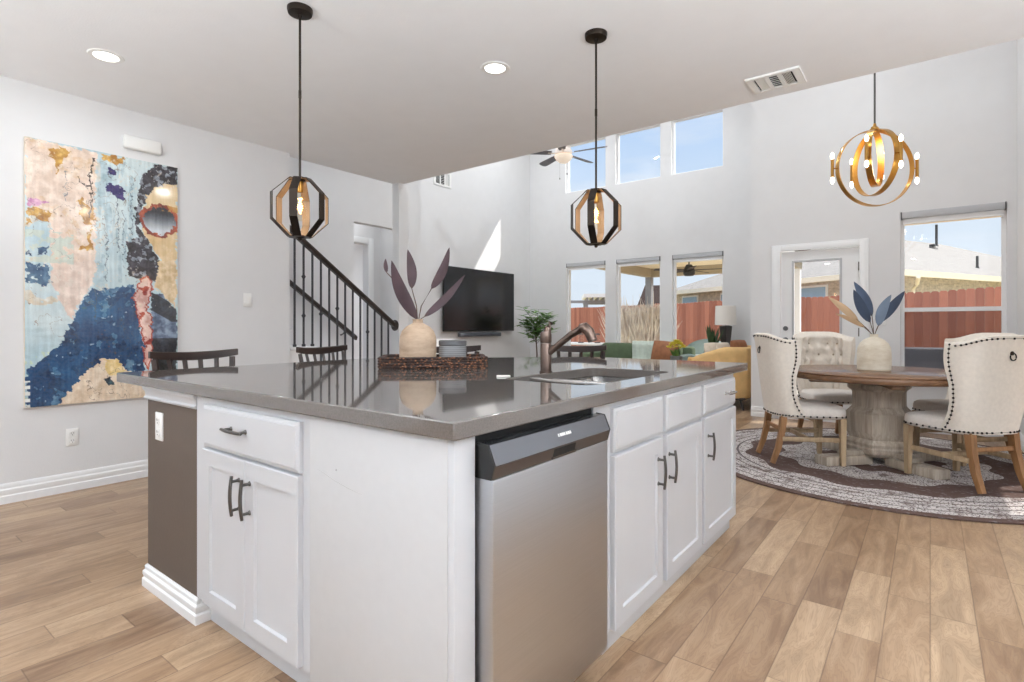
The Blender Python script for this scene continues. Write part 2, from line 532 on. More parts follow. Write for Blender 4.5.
# ------------------------------------------------------------------ mesh helpers
class MB:
    def __init__(s):
        s.bm = bmesh.new()
        s.k = 0

    def mat(s, i):
        s.k = i
        return s

    def face(s, vs):
        try:
            f = s.bm.faces.new(vs)
            f.material_index = s.k
            return f
        except ValueError:
            return None

    def v(s, *p):
        return s.bm.verts.new(p if len(p) > 1 else p[0])

    def box(s, x0, x1, y0, y1, z0, z1, bev=0.0, mtx=None):
        b = bmesh.new()
        vs = [b.verts.new(p) for p in ((x0, y0, z0), (x1, y0, z0), (x1, y1, z0), (x0, y1, z0), (x0, y0, z1), (x1, y0, z1), (x1, y1, z1), (x0, y1, z1))]
        for q in ((3, 2, 1, 0), (4, 5, 6, 7), (0, 1, 5, 4), (1, 2, 6, 5), (2, 3, 7, 6), (3, 0, 4, 7)):
            b.faces.new([vs[i] for i in q])
        if bev:
            bmesh.ops.bevel(b, geom=list(b.edges), offset=bev, segments=2, profile=0.5, affect='EDGES', clamp_overlap=True)
        s.merge(b, mtx)
        return s

    def merge(s, b, mtx=None):
        b.verts.index_update()
        vs = []
        for v in b.verts:
            co = mtx @ v.co if mtx else v.co
            vs.append(s.bm.verts.new(co))
        for f in b.faces:
            s.face([vs[v.index] for v in f.verts])
        b.free()

    def ring(s, c, ax, r, n, ref=None, sx=1, sy=1, ph=0):
        ax = Vector(ax).normalized()
        ref = Vector(ref) if ref is not None else (Vector((0, 0, 1)) if abs(ax.z) < 0.9 else Vector((1, 0, 0)))
        u = ax.cross(ref).normalized()
        w = ax.cross(u).normalized()
        return [s.bm.verts.new(Vector(c) + (u * math.cos(2 * PI * i / n + ph) * sx + w * math.sin(2 * PI * i / n + ph) * sy) * r) for i in range(n)]

    def skin(s, rings, closed=False, caps=True):
        n = len(rings[0])
        m = len(rings)
        for a in range(m if closed else m - 1):
            A, B = rings[a], rings[(a + 1) % m]
            for i in range(n):
                s.face([A[i], A[(i + 1) % n], B[(i + 1) % n], B[i]])
        if caps and not closed:
            s.face(rings[0][::-1])
            s.face(rings[-1])
        return s

    def cyl(s, p0, p1, r0, r1=None, n=16, ph=0):
        p0, p1 = Vector(p0), Vector(p1)
        r1 = r0 if r1 is None else r1
        ax = p1 - p0
        return s.skin([s.ring(p0, ax, r0, n, ph=ph), s.ring(p1, ax, r1, n, ph=ph)])

    def tube(s, pts, r, n=8, closed=False, sx=1, sy=1, ref=None):
        pts = [Vector(p) for p in pts]
        m = len(pts)
        rings = []
        for i, p in enumerate(pts):
            if closed:
                t = pts[(i + 1) % m] - pts[i - 1]
            else:
                t = pts[min(i + 1, m - 1)] - pts[max(i - 1, 0)]
            rr = r[i] if isinstance(r, (list, tuple)) else r
            rings.append(s.ring(p, t, max(rr, 1e-4), n, ref=ref, sx=sx, sy=sy))
        return s.skin(rings, closed)

    def lathe(s, prof, c=(0, 0, 0), n=32, ph=0, caps=True):
        rings = [[s.bm.verts.new((c[0] + max(r, 1e-4) * math.cos(2 * PI * i / n + ph), c[1] + max(r, 1e-4) * math.sin(2 * PI * i / n + ph), c[2] + z)) for i in range(n)] for r, z in prof]
        return s.skin(rings, caps=caps)

    def prism(s, poly, h0, h1, axis='z'):
        def P(a, b, h):
            return {'z': (a, b, h), 'y': (a, h, b), 'x': (h, a, b)}[axis]
        A = [s.bm.verts.new(P(a, b, h0)) for a, b in poly]
        B = [s.bm.verts.new(P(a, b, h1)) for a, b in poly]
        return s.skin([A, B])

    def sphere(s, c, r, n=10, m=6, sz=1.0):
        prof = [(r * math.sin(PI * i / m), -r * sz * math.cos(PI * i / m)) for i in range(m + 1)]
        return s.lathe(prof, c, n)

    def grid(s, fn, nu, nv, closed_u=False):
        g = [[s.bm.verts.new(fn(i / (nu if closed_u else nu - 1), j / (nv - 1))) for i in range(nu)] for j in range(nv)]
        for j in range(nv - 1):
            for i in range(nu if closed_u else nu - 1):
                s.face([g[j][i], g[j][(i + 1) % nu], g[j + 1][(i + 1) % nu], g[j + 1][i]])
        return g

    def build(s, name, mats, parent=None, smooth=40, loc=None, mods=None, label=None, weld=False):
        if weld:
            bmesh.ops.remove_doubles(s.bm, verts=s.bm.verts, dist=1e-5)
        bmesh.ops.recalc_face_normals(s.bm, faces=s.bm.faces)
        me = bpy.data.meshes.new(name)
        s.bm.to_mesh(me)
        s.bm.free()
        for m in (mats if isinstance(mats, (list, tuple)) else [mats]):
            me.materials.append(M[m] if isinstance(m, str) else m)
        if smooth:
            me.polygons.foreach_set('use_smooth', [True] * len(me.polygons))
            me.set_sharp_from_angle(angle=R(smooth))
        o = bpy.data.objects.new(name, me)
        COL.objects.link(o)
        if parent is not None:
            o.parent = parent
        if loc is not None:
            o.location = loc
        if label:
            o['label'] = label
        return o


def tag(o, label=None, cat=None, group=None, kind=None):
    if label:
        o['label'] = label
    if cat:
        o['category'] = cat
    if group:
        o['group'] = group
    if kind:
        o['kind'] = kind
    return o


def thing(name, label, cat, loc=(0, 0, 0), rz=0.0, group=None):
    o = bpy.data.objects.new(name, None)
    o.empty_display_size = 0.1
    COL.objects.link(o)
    o.location = loc
    o.rotation_euler = (0, 0, rz)
    return tag(o, label, cat, group)


def shell(name, loc=(0, 0, 0), rz=0.0):
    o = bpy.data.objects.new(name, None)
    COL.objects.link(o)
    o.location = loc
    o.rotation_euler = (0, 0, rz)
    o['kind'] = 'structure'
    return o


def struct(o):
    o['kind'] = 'structure'
    return o


def copy_tree(o, parent=None):
    c = o.copy()
    COL.objects.link(c)
    if parent is not None:
        c.parent = parent
    for ch in list(o.children):
        copy_tree(ch, c)
    return c


# ================================================================== THE ROOM
def wall(name, axis, t0, t1, ur, zr, holes=(), mat='wall'):
    """a wall with rectangular openings; axis 'y' runs along x, axis 'x' runs along y"""
    us = sorted(set([ur[0], ur[1]] + [h[i] for h in holes for i in (0, 1)]))
    zs = sorted(set([zr[0], zr[1]] + [h[i] for h in holes for i in (2, 3)]))
    nu, nz_ = len(us) - 1, len(zs) - 1

    def solid(i, j):
        if not (0 <= i < nu and 0 <= j < nz_):
            return False
        cu, cz = (us[i] + us[i + 1]) / 2, (zs[j] + zs[j + 1]) / 2
        return not any(h[0] < cu < h[1] and h[2] < cz < h[3] for h in holes)
    b = MB()
    cache = {}

    def P(i, j, t):
        k = (i, j, t)
        if k not in cache:
            u, z = us[i], zs[j]
            cache[k] = b.bm.verts.new((t, u, z) if axis == 'x' else (u, t, z))
        return cache[k]
    for i in range(nu):
        for j in range(nz_):
            if not solid(i, j):
                continue
            b.face([P(i, j, t0), P(i + 1, j, t0), P(i + 1, j + 1, t0), P(i, j + 1, t0)])
            b.face([P(i, j, t1), P(i, j + 1, t1), P(i + 1, j + 1, t1), P(i + 1, j, t1)])
            for (di, dj, a, c) in ((-1, 0, (i, j), (i, j + 1)), (1, 0, (i + 1, j), (i + 1, j + 1)), (0, -1, (i, j), (i + 1, j)), (0, 1, (i, j + 1), (i + 1, j + 1))):
                if not solid(i + di, j + dj):
                    b.face([P(*a, t0), P(*c, t0), P(*c, t1), P(*a, t1)])
    return struct(b.build(name, mat, smooth=0))


LX = -4.755      # left wall
TVX = -6.73      # television wall
LY = 9.40        # living room window wall
DY = 7.40        # dining wall
DX = 0.69        # dining side wall
EY = 4.17        # edge of the low ceiling
CX = -1.82       # corner between living room and dining wall
SX = -5.85       # far wall of the stairs

b = MB(); b.box(-9.6, 2.7, -3.2, 9.6, -0.1, 0.0)
struct(b.build('floor', 'floor', smooth=0))
b = MB(); b.prism([(LX - 0.12, -3.2), (2.6, -3.2), (2.6, EY), (-4.85, EY), (-4.85, 2.78), (LX - 0.12, 2.78)], CEIL, CEIL + 0.25)
struct(b.build('ceiling', 'ceil', smooth=0))
b = MB(); b.box(-7.0, 0.85, EY - 0.12, LY + 0.2, TALL, TALL + 0.1); b.box(-6.0, -4.85, 0.8, EY - 0.12, TALL, TALL + 0.1)
struct(b.build('ceiling_tall', 'ceil', smooth=0))
wall('wall_loft', 'y', EY - 0.12, EY, (-4.85, 0.85), (CEIL + 0.25, TALL))
wall('wall_loft_stair', 'x', -4.85, -4.73, (0.8, EY - 0.12), (CEIL + 0.25, TALL))
wall('wall_left', 'x', LX - 0.12, LX, (-3.2, 2.78), (0, CEIL))
wall('wall_stair_end', 'y', 0.68, 0.8, (-6.0, -4.875), (0, TALL))
wall('wall_stair', 'x', SX - 0.12, SX, (0.8, 5.45), (0, TALL), [(4.30, 5.22, 0, 2.49)])
wall('wall_hall_return', 'y', 5.33, 5.45, (TVX - 0.12, SX - 0.12), (0, TALL))
wall('wall_hall', 'x', -6.72, -6.60, (3.6, 5.33), (0, 2.9), [(4.45, 5.10, 0, 2.36)])
wall('wall_hall_end', 'y', 3.48, 3.6, (-6.72, SX - 0.12), (0, 2.9))
b = MB(); b.box(-9.6, SX - 0.12, 3.4, 5.33, 2.9, 3.0); b.box(-9.6, TVX - 0.12, 5.33, 8.1, 2.9, 3.0)
struct(b.build('ceiling_hall', 'ceil', smooth=0))
wall('wall_bedroom', 'x', -9.6, -9.48, (3.4, 8.0), (0, 2.9), [(5.4, 6.6, 0.7, 2.3)])
wall('wall_bedroom_side', 'y', 8.0, 8.1, (-9.48, TVX - 0.12), (0, 2.9))
wall('wall_tv', 'x', TVX - 0.12, TVX, (5.45, LY + 0.15), (0, TALL))
LOW = [(-5.83, -4.95), (-4.72, -3.85), (-3.63, -2.75)]
wall('wall_living', 'y', LY, LY + 0.15, (TVX, CX + 0.12), (0, TALL),
     [(a, c, 0.62, 2.41) for a, c in LOW] + [(a - 0.02, c, 3.83, 4.82) for a, c in LOW])
wall('wall_dining_return', 'x', CX, CX + 0.12, (DY + 0.15, LY), (0, TALL))
wall('wall_dining', 'y', DY, DY + 0.15, (CX, DX), (0, TALL), [(-1.50, -0.62, 0, 2.09), (-0.262, 0.615, 0.55, 2.405)])
wall('wall_dining_side', 'x', DX, DX + 0.14, (EY, DY + 0.15), (0, TALL), [(4.76, 5.66, 0.12, 2.4)])
wall('wall_jog', 'y', EY, EY + 0.12, (DX + 0.14, 2.6), (0, CEIL + 0.2))
wall('wall_kitchen', 'x', 2.5, 2.62, (-3.2, EY), (0, CEIL))
wall('wall_rear', 'y', -3.2, -3.08, (LX, 2.5), (0, CEIL), [(-3.6, 1.4, 0.9, 2.3)])

b = MB(); b.box(-4.87, LX, 4.10, 4.24, 0, CEIL, bev=0.004)
struct(b.build('column', 'wall', smooth=0))


def skirting(name, p0, p1, nrm, h=0.13):
    """a moulded skirting board from p0 to p1, its profile growing along nrm"""
    prof = [(0.0, 0.0), (0.017, 0.0), (0.017, 0.048), (0.012, 0.056), (0.015, 0.07), (0.015, 0.088), (0.009, 0.098), (0.010, 0.118), (0.004, h), (0.0, h)]
    b = MB()
    rings = [[b.bm.verts.new((p[0] + nrm[0] * a, p[1] + nrm[1] * a, z)) for a, z in prof] for p in (p0, p1)]
    b.skin(rings)
    return struct(b.build(name, 'trim', smooth=30))


skirting('baseboard_left', (LX, -3.0), (LX, 2.78), (1, 0))
skirting('baseboard_living', (TVX, LY), (CX, LY), (0, -1))
skirting('baseboard_tv', (TVX, 5.5), (TVX, LY), (1, 0))
skirting('baseboard_dining', (CX, DY), (-1.58, DY), (0, -1))
skirting('baseboard_dining_right', (-0.545, DY), (DX, DY), (0, -1))
skirting('baseboard_dining_side', (DX, EY), (DX, DY), (-1, 0))


def window(n, axis, w0, w1, z0, z1, t, rail=None, depth=0.06, fw=0.035, screen=False):
    """a window filling an opening; t is the plane of its middle"""
    r = shell('window_%d' % n)
    P = (lambda a, c, z0_, z1_, d: (a, c, t - d, t + d, z0_, z1_)) if axis == 'y' else (lambda a, c, z0_, z1_, d: (t - d, t + d, a, c, z0_, z1_))
    b = MB()
    d = depth / 2
    b.box(*P(w0, w0 + fw, z0, z1, d)); b.box(*P(w1 - fw, w1, z0, z1, d))
    b.box(*P(w0 + fw, w1 - fw, z0, z0 + fw, d)); b.box(*P(w0 + fw, w1 - fw, z1 - fw, z1, d))
    b.build('window_frame', 'trim', r, smooth=0)
    if rail:
        b = MB(); b.box(*P(w0 + fw, w1 - fw, rail - 0.022, rail + 0.022, d * 1.1))
        b.build('meeting_rail', 'trim', r, smooth=0)
        b = MB(); b.box(*P(w0 + fw, w1 - fw, rail + 0.022, z1 - fw, 0.004)); b.build('pane', 'glass', r, smooth=0)
        b = MB(); b.box(*P(w0 + fw, w1 - fw, z0 + fw, rail - 0.022, 0.004)); b.build('pane', 'screen_glass' if screen else 'glass', r, smooth=0)
    else:
        b = MB(); b.box(*P(w0 + fw, w1 - fw, z0 + fw, z1 - fw, 0.004)); b.build('pane', 'glass', r, smooth=0)
    return r


for i, (a, c) in enumerate(LOW):
    window(i + 1, 'y', a, c, 0.62, 2.41, LY + 0.09)
for i, (a, c) in enumerate(LOW):
    window(i + 4, 'y', a - 0.02, c, 3.83, 4.82, LY + 0.10, fw=0.03)
window(7, 'y', -0.262, 0.615, 0.55, 2.405, DY + 0.09, rail=1.33, screen=True)
window(8, 'x', 4.76, 5.66, 0.12, 2.4, DX + 0.08)
window(9, 'x', 5.4, 6.6, 0.7, 2.3, -9.54)
window(10, 'y', -3.6, 1.4, 0.9, 2.3, -3.14, fw=0.06)  # unseen rear window, added to let sky light fill the kitchen

# window boards under the windows of the dining room and living room
for i, (a, c, z, y) in enumerate([(LOW[0][0], LOW[0][1], 0.62, LY), (LOW[1][0], LOW[1][1], 0.62, LY), (LOW[2][0], LOW[2][1], 0.62, LY), (-0.262, 0.615, 0.55, DY)]):
    b = MB(); b.box(a - 0.04, c + 0.04, y - 0.035, y + 0.06, z - 0.025, z, bev=0.005)
    struct(b.build('trim_%d' % (i + 1), 'trim', smooth=30))

# roller blinds rolled up in their head boxes
BL = ['grey roller blind cassette rolled up over the leftmost lower window behind the sofa',
      'grey roller blind cassette rolled up over the middle window showing dry reeds',
      'grey roller blind cassette rolled up over the window showing the outdoor ceiling fan',
      'grey roller blind cassette rolled up over the tall dining window']
for i, (a, c, y) in enumerate([(LOW[0][0], LOW[0][1], LY), (LOW[1][0], LOW[1][1], LY), (LOW[2][0], LOW[2][1], LY), (-0.262, 0.615, DY)]):
    t = thing('roller_blind', BL[i], 'blind', ((a + c) / 2, y, 2.405), group='roller blinds')
    h = (c - a) / 2 - 0.004
    b = MB(); b.box(-h, h, -0.012, 0.05, -0.075, 0, bev=0.008); b.build('cassette', 'blind', t, smooth=30)
    b = MB(); b.box(-h + 0.02, h - 0.02, 0.015, 0.022, -0.12, -0.074); b.box(-h + 0.02, h - 0.02, 0.008, 0.03, -0.135, -0.118, bev=0.003)
    b.build('hem', 'blind_white', t, smooth=30)
    for s_ in (-1, 1):
        b = MB(); b.box(s_ * h - (0.012 if s_ > 0 else 0), s_ * h + (0 if s_ > 0 else 0.012), -0.015, 0.053, -0.08, 0.0, bev=0.003)
        b.build('end_cap', 'grey_slot', t, smooth=30)

# glazed door of the dining wall
r = shell('door_1')
b = MB()
for x0, x1, z0, z1 in ((-1.575, -1.475, 0, 2.15), (-0.645, -0.555, 0, 2.15), (-1.475, -0.645, 2.07, 2.15)):
    b.box(x0, x1, DY - 0.018, DY + 0.0, z0, z1, bev=0.006)
    b.box(x0 + 0.02, x1 - 0.02, DY - 0.024, DY - 0.016, z0, z1 - 0.02, bev=0.004)
b.build('door_casing', 'trim', r, smooth=30)
b = MB()
for q in ((-1.47, -1.34, 0.01, 2.065), (-0.83, -0.65, 0.01, 2.065), (-1.34, -0.83, 1.94, 2.065), (-1.34, -0.83, 0.01, 0.3)):
    b.box(q[0], q[1], DY + 0.02, DY + 0.065, q[2], q[3])
leaf = b.build('door_leaf', 'trim', r, smooth=0)
b = MB()
for q in ((-1.35, -1.325, 0.29, 1.95), (-0.845, -0.82, 0.29, 1.95), (-1.325, -0.845, 1.925, 1.95), (-1.325, -0.845, 0.29, 0.315)):
    b.box(q[0], q[1], DY + 0.008, DY + 0.02, q[2], q[3], bev=0.004)
b.build('glazing_bead', 'blind', r, smooth=30)
b = MB(); b.box(-1.34, -0.83, DY + 0.038, DY + 0.046, 0.3, 1.94); b.build('pane', 'glass', r, smooth=0)
b = MB(); b.cyl((-1.42, DY + 0.02, 0.98), (-1.42, DY + 0.008, 0.98), 0.03, n=20); b.cyl((-1.42, DY + 0.01, 0.98), (-1.42, DY - 0.03, 0.98), 0.01, n=12)
b.lathe([(0.0, -0.03), (0.02, -0.026), (0.028, -0.012), (0.024, 0.004), (0.01, 0.012)], (0, 0, 0), 20)
hb = b.bm
for v in list(hb.verts)[-100:]:
    x, y, z = v.co
    v.co = (-1.42 + x, DY - 0.03 + z, 0.98 + y)
b.build('door_handle', 'grey_slot', r)
b = MB(); b.cyl((-1.42, DY + 0.02, 1.12), (-1.42, DY + 0.004, 1.12), 0.028, n=20); b.build('deadbolt', 'grey_slot', r)
for z in (0.28, 1.08, 1.84):
    b = MB(); b.box(-0.658, -0.642, DY - 0.006, DY + 0.022, z - 0.05, z + 0.05, bev=0.003); b.build('hinge', 'pull', r, smooth=30)

# doorway of the hall behind the stairs
r = shell('door_2')
b = MB()
for y0, y1, z0, z1 in ((4.36, 4.45, 0, 2.45), (5.10, 5.19, 0, 2.45), (4.45, 5.10, 2.36, 2.45)):
    b.box(-6.60, -6.575, y0, y1, z0, z1, bev=0.006)
b.build('door_casing', 'trim', r, smooth=30)

# stairs
r = shell('stairs')
b = MB()
for i in range(9):
    z = 0.95 - 0.18 * (i - 2)
    y0 = 2.80 + 0.255 * (i - 2)
    if z <= 0.02:
        break
    b.box(SX, -4.80, y0, y0 + 0.257, 0, z - 0.03)
b.build('step', 'trim', r, smooth=0)
b = MB()
for i in range(9):
    z = 0.95 - 0.18 * (i - 2)
    y0 = 2.80 + 0.255 * (i - 2)
    if z <= 0.02:
        break
    b.box(SX, -4.775, y0 - 0.0, y0 + 0.28, z - 0.03, z, bev=0.008)
b.build('tread', 'trim', r, smooth=30)
RS = (2.01 - 1.15) / (4.10 - 2.90)


def rail_z(y):
    return 1.15 + (4.10 - y) * RS


t = thing('stair_railing', 'dark wood stair handrail on thin iron balusters ending at the column', 'railing', (-4.815, 3.5, 0.5))
b = MB()
prof = [(-0.022, -0.03), (0.022, -0.03), (0.026, -0.012), (0.034, 0.0), (0.032, 0.018), (0.018, 0.03), (-0.018, 0.03), (-0.032, 0.018), (-0.034, 0.0), (-0.026, -0.012)]
rings = [[b.bm.verts.new((a, y - 3.5, rail_z(y) + c - 0.5)) for a, c in prof] for y in (2.80, 4.085)]
b.skin(rings); b.build('handrail', 'rail_wood', t)
b = MB(); b.lathe([(0.0, -0.012), (0.062, -0.012), (0.062, -0.004), (0.05, 0.0), (0.046, 0.008), (0.03, 0.012)], n=28)
for v in b.bm.verts:
    x, y, z = v.co
    v.co = (x, 4.10 - 3.5 - 0.014 - z, rail_z(4.09) - 0.5 + y)
b.build('rosette', 'rail_wood', t)
for i in range(13):
    y = 2.865 + i * 0.0945
    k = int((y - 2.80) / 0.255)
    zt = rail_z(y) - 0.02
    zb = 0.95 - 0.18 * k
    b = MB(); s_ = 0.0075
    b.box(-s_, s_, y - 3.5 - s_, y - 3.5 + s_, zb - 0.5, zt - 0.5)
    b.box(-0.014, 0.014, y - 3.514, y - 3.486, zb - 0.5, zb - 0.475, bev=0.004)
    knots = ([] if i % 2 == 0 else ([0.30, 0.68] if (i // 2) % 2 == 0 else [0.48]))
    for q in knots:
        zc = zb + (zt - zb) * q - 0.5
        b.lathe([(0.008, -0.024), (0.012, -0.016), (0.022, 0.0), (0.012, 0.016), (0.008, 0.024)], (0, y - 3.5, zc), 10)
    b.build('baluster', 'iron', t)
t = thing('wall_handrail', 'dark wood handrail mounted on the far stair wall, lower and shorter', 'railing', (-5.78, 3.6, 0.8))
b = MB()
rings = [[b.bm.verts.new((a, y - 3.6, 1.0 + (4.28 - y) * RS + c - 0.8)) for a, c in prof] for y in (2.3, 4.28)]
b.skin(rings); b.build('handrail', 'rail_wood', t)
for y in (2.6, 3.3, 4.1):
    z = 1.0 + (4.28 - y) * RS - 0.03 - 0.8
    b = MB(); b.tube([(0, y - 3.6, z), (0, y - 3.6, z - 0.04), (-0.05, y - 3.6, z - 0.06), (-0.069, y - 3.6, z - 0.06)], 0.008); b.build('bracket', 'iron', t)

# ceiling air vent, wall air vent
def vent(name, label, w, d, loc, rot=(0, 0, 0)):
    t = thing(name, label, 'vent', loc, group=None)
    t.rotation_euler = rot
    b = MB()
    f = 0.028
    for q in ((-w / 2, w / 2, -d / 2, -d / 2 + f), (-w / 2, w / 2, d / 2 - f, d / 2), (-w / 2, -w / 2 + f * 1.6, -d / 2 + f, d / 2 - f), (w / 2 - f * 1.6, w / 2, -d / 2 + f, d / 2 - f)):
        b.box(*q, -0.012, 0.0)
    iw = w - f * 3.2
    x0 = -w / 2 + f * 1.6
    for k in (1, 2):
        b.box(x0 + iw * k / 3 - 0.012, x0 + iw * k / 3 + 0.012, -d / 2 + f, d / 2 - f, -0.012, 0.0)
    b.build('frame', 'white_plastic', t, smooth=0)
    b = MB()
    for k in range(3):
        c0 = x0 + iw * k / 3 + 0.012
        c1 = x0 + iw * (k + 1) / 3 - 0.012
        ang = (-0.9, 0.0, 0.9)[k]
        n = 7
        for i in range(n):
            if k == 1:
                y = -d / 2 + f + (d - 2 * f) * (i + 0.5) / n
                mtx = Matrix.Translation((0, y, -0.006)) @ Matrix.Rotation(0.8, 4, 'X')
                b.box(c0, c1, -0.006, 0.006, -0.0008, 0.0008, mtx=mtx)
            else:
                x = c0 + (c1 - c0) * (i + 0.5) / n
                mtx = Matrix.Translation((x, 0, -0.006)) @ Matrix.Rotation(ang, 4, 'Y')
                b.box(-0.006, 0.006, -d / 2 + f, d / 2 - f, -0.0008, 0.0008, mtx=mtx)
    b.build('louver', 'white_plastic', t, smooth=0)
    b = MB(); b.box(-w / 2 + 0.01, w / 2 - 0.01, -d / 2 + 0.01, d / 2 - 0.01, -0.0022, -0.0005); b.build('duct_shade', 'void', t, smooth=0)  # flat black sheet standing in for the shade inside the duct
    return t


vent('ceiling_vent', 'white slatted air vent in the low ceiling near its edge', 0.32, 0.26, (-0.805, 3.893, CEIL))
vent('wall_vent', 'white slatted air vent high on the wall over the television', 0.42, 0.26, (TVX, 6.78, 3.71), (R(90), 0, R(-90)))

# recessed lamps (two in the picture, the others unseen, added as fill)
CANS = [(-3.911, 1.108, 'round recessed ceiling lamp over the left walkway above the painting'),
        (-2.161, 2.642, 'round recessed ceiling lamp between the two lantern pendants')]


def can(x, y, z, power, label=None):
    t = thing('recessed_lamp', label, 'ceiling light', (x, y, z), group='recessed ceiling lamps')
    b = MB(); b.lathe([(0.062, -0.002), (0.066, -0.006), (0.088, -0.005), (0.092, 0.0), (0.062, 0.0)], n=36); b.build('trim_ring', 'white_plastic', t)
    b = MB(); b.lathe([(0.0, -0.003), (0.063, -0.003), (0.063, -0.001), (0.0, -0.001)], n=32); b.build('lens', 'lamp_glow', t)
    a = area_lamp('recessed_lamp_light', (0, 0, -0.012), 0.12, power, parent=t)
    return t


for x, y, lab in CANS:
    can(x, y, CEIL, CAN_POWER, lab)
OUT = 'added recessed fill lamp over the kitchen floor outside the picture'
for x, y in ((-3.9, -1.2), (-2.1, -1.2), (-0.3, -1.2), (1.4, -1.2), (1.5, 0.9), (1.5, 2.9), (-0.1, 2.4), (-2.2, 0.3)):
    can(x, y, CEIL, CAN_POWER, OUT)
for x, y in ((-5.6, 5.6), (-3.2, 5.2), (-3.2, 7.8), (-5.6, 7.9), (-0.6, 6.0)):
    can(x, y, TALL, TALL_POWER, 'added recessed fill lamp in the tall ceiling over the living and dining space')
can(-5.35, 2.4, TALL, TALL_POWER * 0.6, 'added recessed fill lamp in the tall ceiling over the stairs')
can(-6.3, 4.75, 2.9, 2.5, 'added recessed fill lamp in the ceiling of the hall behind the stairs')
can(-8.2, 5.6, 2.9, 60, 'added recessed fill lamp in the ceiling of the bedroom beyond the hall')


# small plates on the walls
def plate(name, label, cat, loc, rz, kind):
    """kind: outlet or rocker; the plate faces local -y"""
    t = thing(name, label, cat, loc, rz)
    b = MB(); b.box(-0.037, 0.037, -0.007, 0, -0.06, 0.06, bev=0.003); b.build('cover_plate', 'white_plastic', t, smooth=30)
    if kind == 'outlet':
        for s_ in (-1, 1):
            b = MB(); b.cyl((0, -0.0065, s_ * 0.025), (0, -0.011, s_ * 0.025), 0.0175, n=20); b.mat(1)
            for x in (-0.007, 0.007):
                b.box(x - 0.0012, x + 0.0012, -0.0118, -0.0105, s_ * 0.025 - 0.001, s_ * 0.025 + 0.009)
            b.cyl((0, -0.0105, s_ * 0.025 - 0.009), (0, -0.0117, s_ * 0.025 - 0.009), 0.0028, n=10)
            b.build('socket', ['white_plastic', 'grey_slot'], t)
    else:
        b = MB(); b.prism([(-0.0065, -0.034), (-0.013, -0.034), (-0.009, 0.0), (-0.0085, 0.034), (-0.0065, 0.034)], -0.017, 0.017, 'x'); b.build('rocker', 'white_plastic', t, smooth=0)
    return t


plate('light_switch', 'white light switch on the bare left wall near the stairs', 'light switch', (LX, 2.378, 1.378), R(90), 'rocker')
plate('wall_outlet', 'white power outlet low on the left wall below the painting', 'outlet', (LX, 1.149, 0.375), R(90), 'outlet')
plate('dining_switch', 'small white switch plate between the glazed door and dining window', 'light switch', (-0.43, DY, 1.22), 0, 'rocker')
t = thing('door_chime', 'white plastic door chime box high on the wall above the painting', 'door chime', (LX, 1.572, 2.52))
b = MB(); b.box(0, 0.045, -0.125, 0.125, -0.05, 0.05, bev=0.014); b.build('cover', 'white_plastic', t, smooth=50)
b = MB(); b.box(-0.0, 0.006, -0.115, 0.115, -0.044, 0.044); b.build('base_plate', 'white_plastic', t, smooth=0)


# ================================================================== KITCHEN ISLAND
TOP = 0.93
OUTER = [(-0.861, 0.905), (-0.861, 3.43), (-1.94, 3.43), (-3.05, 2.32), (-3.05, 0.905)]
BOWLS = [(-1.41, -0.995, 1.775, 1.955), (-1.41, -0.995, 1.99, 2.55)]


def rrect(x0, x1, y0, y1, r, n=5):
    pts = []
    for cx, cy, a0 in ((x1 - r, y1 - r, 0), (x0 + r, y1 - r, 90), (x0 + r, y0 + r, 180), (x1 - r, y0 + r, 270)):
        for i in range(n + 1):
            a = R(a0 + 90 * i / n)
            pts.append((cx + r * math.cos(a), cy + r * math.sin(a)))
    return pts


def slab_with_holes(outer, holes, z0, z1):
    b = MB()
    bm = b.bm
    loops = []
    for z in (z1, z0):
        edges = []
        lv = []
        for lp in [outer] + holes:
            vs = [bm.verts.new((x, y, z)) for x, y in lp]
            lv.append(vs)
            for i in range(len(vs)):
                edges.append(bm.edges.new((vs[i], vs[(i + 1) % len(vs)])))
        bmesh.ops.triangle_fill(bm, use_beauty=True, use_dissolve=False, edges=edges)
        loops.append(lv)
    for A, B in zip(*loops):
        n = len(A)
        for i in range(n):
            b.face([A[i], A[(i + 1) % n], B[(i + 1) % n], B[i]])
    return b


b = slab_with_holes(OUTER, [rrect(-1.42, -0.985, 1.765, 2.56, 0.07)], 0.886, TOP)
o = b.build('island_worktop', 'counter', smooth=30)
bv = o.modifiers.new('edge', 'BEVEL'); bv.width = 0.004; bv.segments = 2; bv.limit_method = 'ANGLE'; bv.angle_limit = R(50)
tag(o, 'polished taupe quartz worktop with a clipped corner covering the whole island', 'worktop')

# sink
t = thing('kitchen_sink', 'undermount stainless double bowl sink set into the island worktop', 'sink', (-1.2, 2.16, 0.70))
for k, (x0, x1, y0, y1) in enumerate(BOWLS):
    b = MB()
    rings = []
    dep = (0.16, 0.205)[k]
    for z, ins, rr in ((0.885, 0.0, 0.06), (0.885 - dep * 0.85, 0.012, 0.06), (0.885 - dep * 0.97, 0.03, 0.06), (0.885 - dep, 0.06, 0.05)):
        rings.append([b.bm.verts.new((x + 1.2, y - 2.16, z - 0.70)) for x, y in rrect(x0 + ins, x1 - ins, y0 + ins, y1 - ins, min(rr, (y1 - y0) / 2 - ins - 0.005))])
    b.skin(rings, caps=False)
    b.face(rings[-1])
    b.mat(1)
    b.lathe([(0.0, 0.003), (0.03, 0.003), (0.042, 0.005), (0.045, 0.001)], ((x0 + x1) / 2 + 1.2, (y0 + y1) / 2 - 2.16, 0.885 - dep - 0.70), 20)
    b.build('bowl', ['sink_steel', 'pull'], t)
b = MB()
